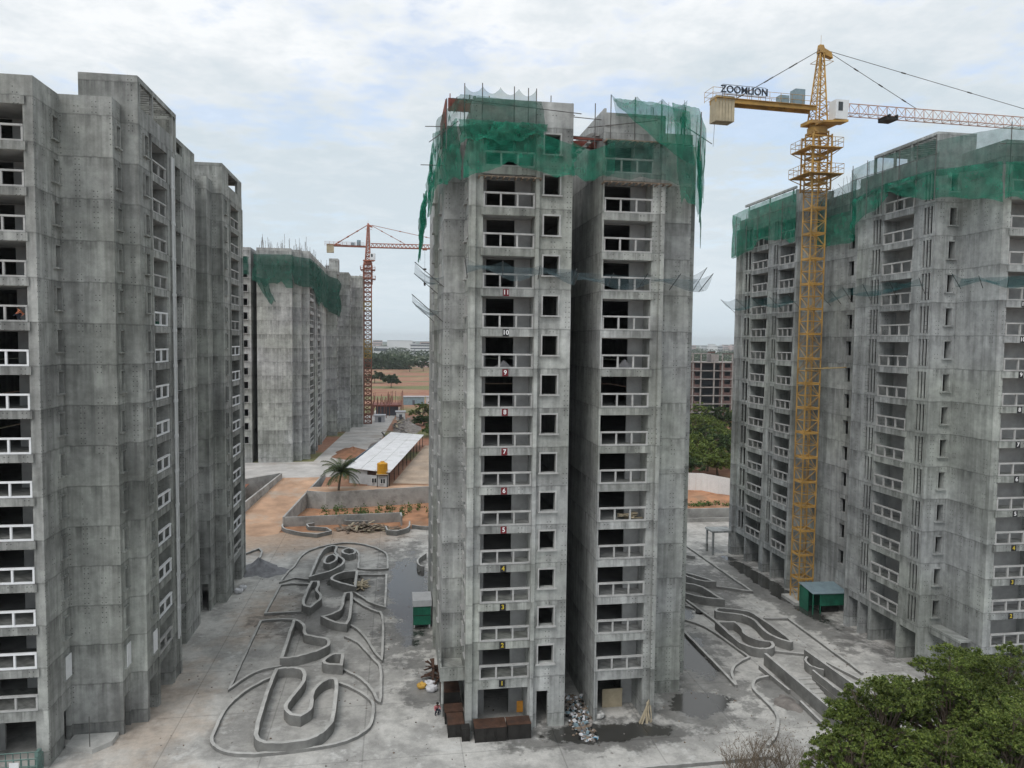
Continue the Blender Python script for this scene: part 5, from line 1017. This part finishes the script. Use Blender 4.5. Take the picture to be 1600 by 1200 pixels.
for k in range(16): f = k/16; x = -10.3+8.2*f; y = 148+48*f; MB().hexa([(x, y, 3), (x+.1, y-.02, 3), (x+.6, y+2.93, 3), (x+.5, y+2.95, 3), (x, y, 5.0), (x+.1, y-.02, 5.0), (x+.6, y+2.93, 5.0), (x+.5, y+2.95, 5.0)]).build('panel', 'bluesheet', T, o)
# white fence right gap
T = thing('sheet_fence', 'white sheet fence before the trees, right of the middle tower', 'fence', (58, 131, 3)); o = Vector((-58, -131, -3))
for seg, n_ in ((((44, 136.5), (58.2, 132.5)), 12), (((58.2, 132.5), (66.5, 117)), 14)):
    (xa, ya), (xb, yb) = seg; d = Vector((xb-xa, yb-ya)); L_ = d.length; d /= L_; nn = Vector((d.y, -d.x))*.06
    for k in range(n_):
        p = Vector((xa, ya))+d*(L_*k/n_+.015); q = Vector((xa, ya))+d*(L_*(k+1)/n_-.015); b_ = -.03*(k % 2); p = p+nn*b_*8; q = q+nn*b_*8
        MB().hexa([(p.x, p.y, 1.6), (q.x, q.y, 1.6), (q.x+nn.x, q.y+nn.y, 1.6), (p.x+nn.x, p.y+nn.y, 1.6), (p.x, p.y, 5.3), (q.x, q.y, 5.3), (q.x+nn.x, q.y+nn.y, 5.3), (p.x+nn.x, p.y+nn.y, 5.3)]).build('panel', 'fence', T, o)
# unfinished framed block behind the trees
T = thing('framed_block', 'unfinished red brick and concrete frame block seen past the middle tower', 'building', (115, 262, 3)); o = Vector((-115, -262, -3))
FX = [98, 103.5, 107.2, 110.3, 115.4, 118.6, 122.5, 127, 131, 136]; D0, D1 = 255, 268
for k in range(8):
    z = 23.4-3.05*k; 
    if z < 3: break
    MB().box(97.5, 136.5, D0-.35, D1, z-.28, z).build('floor_slab', 'framec', T, o)
    mb = MB(); [mb.box(x-.22, x+.22, D0-.2, D0+.3, z-3.05, z-.281) for x in FX]; mb.build('columns', 'framec', T, o)
    mb = MB(); rnd = random.Random(k)
    for i in range(len(FX)-1):
        x0, x1 = FX[i]+.23, FX[i+1]-.23
        if i in (0, 4): w = (x1-x0)*.22; mb.box(x1-w, x1, D0+.4, D0+.6, z-3.05, z-.281)
        if i in (2, 6, 8): mb.box(x0, x0+.7, D0+.3, D0+.5, z-3.05, z-.281); mb.box(x0+.71, x1, D0+.3, D0+.5, z-3.05, z-2.1)
        if i in (5, 7): mb.box(x0, x1, D0-.1, D0+.1, z-3.05, z-2.0); mb.box(x0, x0+.6, D0-.1, D0+.1, z-1.99, z-.281); mb.box(x1-.5, x1, D0-.1, D0+.1, z-1.99, z-.281)
        if i == 1: mb.box(x1-1.0, x1, D0+.2, D0+.4, z-3.05, z-.281)
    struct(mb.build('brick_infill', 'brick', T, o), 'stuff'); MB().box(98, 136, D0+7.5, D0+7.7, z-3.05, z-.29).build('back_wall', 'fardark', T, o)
mb = MB(); [mb.box(x-.2, x+.2, D0, D0+.4, 23.4, 26.4) for x in FX[:7]]; mb.build('columns', 'framec', T, o); MB().box(97.6, 114, D0-.1, D0+4, 26.4, 26.65).build('floor_slab', 'framec', T, o)
MB().box(115, 118, D0+2, D0+6, 23.41, 26.2).build('brick_infill', 'framec', T, o)
MB().box(114, 116.5, D0+2, D0+3, 26.66, 27.2).box(119.5, 136, D0+1, D0+2, 26.3, 26.6).build('roof_beam', 'brick', T, o)
# low clutter far down the road
T = thing('rebar_columns', 'rusty column bars bristling behind the red crane\'s foot', 'rebar', (-5, 262, 3)); o = Vector((5, -262, -3)); rnd = random.Random(33)
for k in range(46): x = rnd.uniform(-9, 3); y = rnd.uniform(258, 300); MB().tube((x, y, 3), (x+rnd.uniform(-.2, .2), y, 7+rnd.random()*4), .12, n=5).build('bar_cage', 'maroon', T, o)
MB().box(-7, 1, 268, 276, 3, 6.4).build('wall', 'fardark', T, o); MB().box(-8, 2, 266, 278, 6.4, 6.9).build('slab', 'formwood', T, o)
for (l, x0, x1, y, h, mt) in (('grey sheet fence panel near the red crane, leaning left', 0.2, 3.2, 252, 4.5, 'fence'), ('blue grey site hut row at the end of the far road', 3, 12, 312, 5.5, 'bluegrey'), ('pale site hut at the end of the far road, rightmost', 13, 18, 316, 5.0, 'farwhite'), ('grey block store at the foot of the red crane', -6.8, -3.5, 246, 3.5, 'fargrey')):
    T = thing('site_hut', l, 'hut', ((x0+x1)/2, y+1, 3)); MB().box(-(x1-x0)/2, (x1-x0)/2, -1.5, 2.5, 0, h*.6).build('wall', mt, T); MB().box(-(x1-x0)/2-.3, (x1-x0)/2+.3, -1.8, 2.8, h*.6, h*.6+.25).build('roof', 'fargrey', T)
    MB().box(-.5, .5, -1.56, -1.5, 0, min(2.0, h*.5)).build('door', 'fardark', T)
# ------------------------------------------------------------------ vegetation
def leaves(pts, size, seed, up=.35):
    rs = np.random.RandomState(seed); n = len(pts); a = rs.normal(size=(n, 3)); a /= np.linalg.norm(a, axis=1)[:, None]; b = rs.normal(size=(n, 3)); b[:, 2] += 0
    nrm = rs.normal(size=(n, 3)); nrm[:, 2] = np.abs(nrm[:, 2])+up; b = np.cross(nrm, a); b /= np.linalg.norm(b, axis=1)[:, None]; a = np.cross(b, nrm); a /= np.linalg.norm(a, axis=1)[:, None]
    s = size*rs.uniform(.6, 1.35, (n, 1)); v = np.empty((n, 4, 3)); v[:, 0] = pts-a*s; v[:, 1] = pts+b*s*.42; v[:, 2] = pts+a*s; v[:, 3] = pts-b*s*.42
    return v.reshape(-1, 3)
def leafmesh(name, V):
    n = len(V)//4; me = bpy.data.meshes.new(name); me.vertices.add(len(V)); me.vertices.foreach_set('co', V.astype(np.float32).ravel()); me.loops.add(n*4); me.loops.foreach_set('vertex_index', np.arange(n*4, dtype=np.int32))
    me.polygons.add(n); me.polygons.foreach_set('loop_start', np.arange(0, n*4, 4, dtype=np.int32)); me.polygons.foreach_set('loop_total', np.full(n, 4, dtype=np.int32)); me.update(calc_edges=True); return me
def crown_pts(blobs, n, seed, twigs=None):
    rs = np.random.RandomState(seed); w = np.array([b[3]**2 for b in blobs]); w = w/w.sum(); out = []
    for (x, y, z, r, fz), k in zip(blobs, (w*n).astype(int)):
        m = max(4, int(k/26)); c = rs.normal(size=(m, 3)); c /= np.linalg.norm(c, axis=1)[:, None]; c[:, 2] = np.where(c[:, 2] < -.3, -c[:, 2]*.6, c[:, 2]); rad = rs.uniform(.55, 1.08, (m, 1)); cc = c*rad*r*np.array([1, 1, fz])
        q = rs.randint(0, m, k); out.append(np.array([x, y, z])+cc[q]+rs.normal(size=(k, 3))*r*.085*np.array([1, 1, .65]))
    return np.concatenate(out)
def tree(label, base, trunk_h, blobs, n, size, seed, mat='leaf', name='leafy_tree', cat='tree', group=None, tr=.25):
    T = thing(name, label, cat, base, group); rnd = random.Random(seed); mb = MB(); fork = Vector((rnd.uniform(-.3, .3), rnd.uniform(-.3, .3), trunk_h)); mb.tube((0, 0, -.1), fork, tr, tr*.7, n=8)
    for (x, y, z, r, fz) in blobs:
        e = Vector((x, y, z)); m_ = fork.lerp(e, .5)+Vector((rnd.uniform(-.3, .3), rnd.uniform(-.3, .3), .25*r)); mb.tube(fork, m_, tr*.5, tr*.3, n=6).tube(m_, e, tr*.3, tr*.1, n=5)
        for _ in range(5):
            a = rnd.uniform(0, 6.28); t_ = e+Vector((math.cos(a)*r*.8, math.sin(a)*r*.8, rnd.uniform(-.1, .8)*r*fz)); mb.tube(m_.lerp(e, rnd.uniform(.4, 1)), t_, tr*.12, tr*.04, n=4)
    mb.build('trunk', 'bark', T); V = leaves(crown_pts(blobs, n, seed), size, seed+1); me = leafmesh('crown', V); me.materials.append(MT[mat]); link('crown', me, T); return T
def blobs(n, rx, ry, rz, zc, rmin, rmax, seed):
    r = random.Random(seed); out = []
    for i in range(n): a = r.uniform(0, 6.28); q = math.sqrt(r.random()); out.append((math.cos(a)*rx*q, math.sin(a)*ry*q, zc+rz*(1-q*q)*r.uniform(.2, 1)-rz*.5*q, r.uniform(rmin, rmax), r.uniform(.6, .85)))
    return out
for i_, (l, x, y, h, rx, n_) in enumerate([
    ('nearest green tree at the bottom right, leftmost of the leafy mass', 28.0, 40.4, 7.0, 2.6, 16000), ('broad green tree in the leafy mass beside the garden stairs', 31.4, 42.4, 9.4, 3.3, 30000),
    ('tallest green tree of the leafy mass below the right tower', 36.4, 42.6, 10.4, 3.9, 40000), ('green tree of the leafy mass at the right frame edge', 42.0, 44.4, 10.0, 4.0, 34000), ('low green tree at the bottom frame edge before the leafy mass', 32.6, 38.0, 7.8, 3.5, 28000), ('low green tree in the bottom right corner of the frame', 37.4, 38.4, 8.8, 4.0, 32000)]):
    tree(l, (x, y, 0), h*.35, blobs(64, rx*1.05, rx*.95, h*.34, h*.62, rx*.15, rx*.34, 20+i_) + blobs(14, rx*1.05, rx*.9, h*.2, h*.45, rx*.16, rx*.34, 50+i_), int(n_*1.3), .098, 5+i_, tr=.18)
def shrub(label, base, seed, h, n=70):
    T = thing('bare_shrub', label, 'shrub', base); rnd = random.Random(seed); mb = MB()
    def grow(p, d, L, r, lev):
        q = p+d*L; mb.tube(p, q, r, r*.65, n=4, cap=False)
        if lev == 0: return
        for _ in range(rnd.choice((2, 3, 3))): e = (d+Vector((rnd.gauss(0, .45), rnd.gauss(0, .45), rnd.uniform(-.05, .4)))).normalized(); grow(p.lerp(q, rnd.uniform(.6, 1)), e, L*rnd.uniform(.55, .85), r*.6, lev-1)
    for _ in range(n): a = rnd.uniform(0, 6.28); s = rnd.uniform(.2, .7); grow(Vector((rnd.gauss(0, h*.2), rnd.gauss(0, h*.12), 0)), Vector((math.cos(a)*s, math.sin(a)*s, 1)).normalized(), h*.34*rnd.uniform(.6, 1.1), .03, 3)
    mb.build('branches', 'twig', T); V = leaves(np.array([[rnd.gauss(0, h*.38), rnd.gauss(0, h*.3), h*rnd.uniform(.35, .95)] for _ in range(260)]), .07, seed); me = leafmesh('dry_leaves', V); me.materials.append(MT['twig']); link('dry_leaves', me, T)
shrub('bare brown shrub at the bottom edge, left of the leafy mass', (23.8, 45.8, 0), 4, 3.9, 34)
shrub('second bare brown shrub beside the first, nearer the leafy mass', (26.6, 46.0, 0), 5, 4.0, 34)
# palm
T = thing('palm_tree', 'coconut palm leaning over the wall before the long shed', 'palm tree', (-10.2, 134.6, 1.2)); rnd = random.Random(3); mb = MB()
for k in range(7): mb.tube((.06*k*k*.2, 0, k*.7), (.06*(k+1)**2*.2, 0, (k+1)*.7), .24-.012*k, .23-.012*k, n=8)
mb.build('trunk', 'bark', T); top_ = Vector((.6, 0, 5.0))
for k in range(26):
    a = k*2.399+rnd.uniform(-.2, .2); el = rnd.uniform(-.1, 1.25); L = rnd.uniform(3.4, 4.6); mb = MB(); p = top_.copy(); d = Vector((math.cos(a)*math.cos(el), math.sin(a)*math.cos(el), math.sin(el))); n_ = 12
    for i in range(n_):
        q = p+d*(L/n_); mb.tube(p, q, .035*(1-i/n_)+.008, n=4, cap=False); side = d.cross(Vector((0, 0, 1))).normalized(); ll = .95*math.sin(math.pi*(i+1.2)/(n_+2))**.6
        for s in (-1, 1):
            for e in (0, .5):
                c_ = p.lerp(q, e); tip = c_+side*s*ll*.75+d*ll*.45-Vector((0, 0, ll*.45)); w = d*.07; mb.poly([c_-w, c_+w, tip+w*.2, tip-w*.2])
        p = q; d = (d-Vector((0, 0, .11+.05*i/n_))).normalized()
    mb.build('frond', 'palm', T)
# mid and far trees
G_ = 'trees beyond the site'
for i, (l, x, y, h, r, mt) in enumerate([
    ('rounded green tree beside the far road, left of the middle tower', 9.5, 256, 6.5, 4.6, 'leaf'), ('low bright green bush by the long shed\'s far end', 11.5, 207, 3.6, 5.0, 'grassleaf'), ('dark green bush behind the bright one, against the middle tower', 15, 222, 5.0, 6.0, 'leaf2'), ('low green bush between the far road and the rounded tree', 9.0, 236, 3.4, 4.4, 'leaf2'),
    ('small round tree alone on the red field', -2.5, 425, 8, 6.5, 'farleaf'), ('bushy tree at the red field\'s left edge beside the red crane', -13, 470, 10, 8, 'farleaf'), ('large dark clump of trees in the middle of the fields', 12, 640, 13, 11, 'farleaf'), ('second crown of the dark clump in the fields', 24, 650, 14, 10, 'farleaf'),
    ('thin shrub on the far right of the red field', 34, 560, 4, 2.5, 'farleaf')]):
    tree(l, (x, y, 3), h*.3, blobs(11, r*.66, r*.66, h*.42, h*.46, r*.34, r*.55, 40+i), 3600 if y < 300 else 2200, .30 if y < 300 else .75, 60+i, mt, group=G_)
rnd = random.Random(8)
for i in range(34):
    y = 141+62*(i/34)+rnd.uniform(-1.5, 1.5); x = (.395+.115*((i*.618) % 1))*y+rnd.uniform(-1, 1); h = 6.2+6.5*(i/34)*rnd.uniform(.75, 1.1); r = rnd.uniform(3.4, 5.0)
    tree('dense green tree in the grove behind the white sheet fence', (x, y, 3), h*.25, blobs(11, r*.85, r*.85, h*.4, h*.5, r*.35, r*.55, 90+i), 3600, .27, 120+i, 'leaf' if i % 3 else 'leaf2', group='grove behind the white fence')
# weeds on the orange earth
rs = np.random.RandomState(4); P = []
for _ in range(60):
    c = np.array([rs.uniform(-13, 6), rs.uniform(124, 132), 0.]); P.append(c+np.abs(rs.normal(size=(26, 3)))*[.5, .5, .5])
for _ in range(60): c = np.array([rs.uniform(44, 66), rs.uniform(119, 122), 1.95]); P.append(c+np.abs(rs.normal(size=(20, 3)))*[.6, .4, .25])
for _ in range(240): c = np.array([rs.uniform(9, 24), rs.uniform(196, 240), 3.]); P.append(c+np.abs(rs.normal(size=(30, 3)))*[.9, .9, .5])
me = leafmesh('weeds', leaves(np.concatenate(P), .22, 3)); me.materials.append(MT['grassleaf']); o = struct(link('weeds', me), 'stuff'); o['label'] = 'green weeds growing on the bare earth'
# far wood belt, one mass
rs = np.random.RandomState(14); P = []
for _ in range(380):
    y = rs.uniform(820, 2600); lo, hi = (-.14, .16) if rs.rand() < .55 else (.34, .56); x = y*rs.uniform(lo, hi); r = rs.uniform(6, 12)
    c = rs.normal(size=(90, 3)); c /= np.linalg.norm(c, axis=1)[:, None]; P.append(np.array([x, y, 3+r*.5])+c*r*np.array([1.2, 1.0, .7]))
for _ in range(60):
    y = rs.uniform(690, 800); x = y*rs.uniform(-.09, .012); r = rs.uniform(6, 10); c = rs.normal(size=(140, 3)); c /= np.linalg.norm(c, axis=1)[:, None]; P.append(np.array([x, y, 3+r*.55])+c*r*np.array([1.1, 1.0, .8]))
V = leaves(np.concatenate(P), 2.0, 9); me = leafmesh('far_wood', V); me.materials.append(MT['farleaf']); o = struct(link('far_wood', me), 'stuff'); o['label'] = 'far belt of woodland before the town on the horizon'
# town on the horizon
def block(label, x, y, w, d, h, mt, floors, group=None, name='town_building'):
    T = thing(name, label, 'building', (x, y, 3), group); MB().box(-w/2, w/2, 0, d, 0, h).build('wall', mt, T); MB().box(-w/2-.6, w/2+.6, -.6, d+.6, h, h+.8).build('roof', 'fargrey' if mt != 'fargrey' else 'farwhite', T)
    if floors:
        for k in range(floors): z = h*(k+.35)/floors; MB().box(-w/2+1.2, w/2-1.2, -.3, -.02, z, z+h/floors*.42).build('window_band', 'fardark', T)
    return T
block('long white hall on the horizon left of the middle tower', 10, 1850, 62, 30, 26, 'farwhite', 0); block('white office block with dark window bands, left of the middle tower', 50, 1330, 50, 20, 20, 'farwhite', 4)
block('small white shed low among the far trees by the red crane', -30, 1500, 30, 16, 14, 'farwhite', 1); block('pink block above the white office block on the horizon', 60, 1500, 22, 18, 24, 'farpink', 3); block('low pale yellow wall building beyond the fields', 36, 760, 30, 10, 5, 'farpink', 0)
rnd = random.Random(77)
for i in range(64):
    y = rnd.uniform(1700, 3600); lo, hi = ((-.13, .15) if i % 2 else (.35, .55)); x = y*rnd.uniform(lo, hi); h = rnd.uniform(8, 26); block('small hazy building of the town on the horizon', x, y, rnd.uniform(14, 40), rnd.uniform(12, 24), h, rnd.choice(('farwhite', 'farwhite', 'fargrey', 'farpink')), rnd.choice((0, 2, 3)), 'hazy town on the horizon')
o = MB(); rs = random.Random(5); n_ = 60
for i in range(n_): x0 = -4200+i*150; o.hexa([(x0, 5200, 0), (x0+150, 5200, 0), (x0+150, 5900, 0), (x0, 5900, 0), (x0, 5500, 14+10*math.sin(i*.5)+6*math.sin(i*1.3)), (x0+150, 5500, 14+10*math.sin((i+1)*.5)+6*math.sin((i+1)*1.3)), (x0+150, 5600, 14+10*math.sin((i+1)*.5)+6*math.sin((i+1)*1.3)), (x0, 5600, 14+10*math.sin(i*.5)+6*math.sin(i*1.3))])
struct(o.build('hills', 'farleaf'))
# ------------------------------------------------------------------ people
def person(label, loc, rz, pose, shirt, hat=None):
    J = dict(pel=(0, 0, .95), che=(0, 0, 1.25), sho=(0, 0, 1.42), nek=(0, 0, 1.5), hed=(0, .02, 1.66), ls=(-.19, 0, 1.4), le=(-.25, .05, 1.13), lh=(-.24, .15, .9), rs=(.19, 0, 1.4), re=(.25, .05, 1.13), rh=(.24, .15, .9),
             lk=(-.11, .05, .5), lf=(-.11, 0, .07), lt=(-.11, .16, .04), rk=(.11, .05, .5), rf=(.11, 0, .07), rt=(.11, .16, .04))
    if pose == 'crouch':
        J.update(pel=(0, -.12, .35), che=(0, .05, .62), sho=(0, .14, .78), nek=(0, .18, .86), hed=(0, .24, 1.0), ls=(-.19, .13, .76), le=(-.24, .3, .55), lh=(-.12, .5, .4), rs=(.19, .13, .76), re=(.24, .3, .55), rh=(.12, .5, .4), lk=(-.14, .3, .52), rk=(.14, .3, .52), lf=(-.13, .05, .07), lt=(-.13, .22, .04), rf=(.13, .05, .07), rt=(.13, .22, .04))
    rad = dict(pel=.15, che=.15, sho=.13, nek=.06, hed=.1, ls=.07, le=.05, lh=.045, rs=.07, re=.05, rh=.045, lk=.075, rk=.075, lf=.05, rf=.05, lt=.04, rt=.04); K = list(J)
    E_ = [('pel', 'che'), ('che', 'sho'), ('sho', 'nek'), ('nek', 'hed'), ('sho', 'ls'), ('ls', 'le'), ('le', 'lh'), ('sho', 'rs'), ('rs', 're'), ('re', 'rh'), ('pel', 'lk'), ('lk', 'lf'), ('lf', 'lt'), ('pel', 'rk'), ('rk', 'rf'), ('rf', 'rt')]
    me = bpy.data.meshes.new('b'); me.from_pydata([J[k] for k in K], [(K.index(a), K.index(b)) for a, b in E_], []); ob = bpy.data.objects.new('b', me); C.objects.link(ob); ob.modifiers.new('s', 'SKIN'); ob.modifiers.new('u', 'SUBSURF').levels = 1
    for i, k in enumerate(K): sv = me.skin_vertices[0].data[i]; sv.radius = (rad[k], rad[k]); sv.use_root = (k == 'pel')
    bpy.context.view_layer.update(); m2 = bpy.data.meshes.new_from_object(ob.evaluated_get(bpy.context.evaluated_depsgraph_get())); bpy.data.objects.remove(ob)
    m2.materials.clear(); [m2.materials.append(MT[q]) for q in ('skin', shirt, 'darkcloth')]; hz_ = J['nek'][2]; wz = J['pel'][2]
    for p in m2.polygons:
        c = p.center; arm = abs(c.x) > .21 and pose != 'crouch' and c.z < 1.1; p.material_index = 0 if (c.z > hz_-.01 or arm) else (2 if c.z < wz+.04 or (pose == 'crouch' and c.y > .02 and c.z < .56) else 1); p.use_smooth = True
    T = thing('person', label, 'person', loc); T.rotation_euler = (0, 0, rz); link('body', m2, T); bm = bmesh.new(); bmesh.ops.create_icosphere(bm, subdivisions=2, radius=.125); h = Vector(J['hed'])
    for v in bm.verts: v.co = Vector((v.co.x, v.co.y-.015, max(v.co.z, -.02)))+h+Vector((0, 0, .03))
    hm = bpy.data.meshes.new('h'); bm.to_mesh(hm); bm.free(); hm.materials.append(MT['helmet' if hat else 'hair']); link('helmet' if hat else 'hair', hm, T)
person('worker in a red helmet standing on the middle tower\'s right rooftop corner', (22.7, 57.2, 46.75), R(160), 'stand', 'darkcloth', True)
person('worker in an orange top crouching behind a left tower balcony railing', (-25.2, 55.0, 31.05), R(120), 'crouch', 'orange_cloth')
person('person in pink crouching beside the rusty boxes left of the middle tower', (3.3, 57.9, 0), R(200), 'crouch', 'pink')

# ------------------------------------------------------------------ haze
hm = bpy.data.materials.new('hazy_air'); hm.use_nodes = True; nt = hm.node_tree; nt.nodes.clear(); ho = nt.nodes.new('ShaderNodeOutputMaterial'); pv = nt.nodes.new('ShaderNodeVolumePrincipled')
pv.inputs['Color'].default_value = (.93, .97, 1, 1); pv.inputs['Density'].default_value = .00013; pv.inputs['Anisotropy'].default_value = .2; nt.links.new(pv.outputs[0], ho.inputs['Volume'])
hz = MB().box(-4900, 4900, -390, 6200, -3.5, 74).build('haze', hm); hz['kind'] = 'stuff'; hz['label'] = 'thin bluish haze over the whole scene'
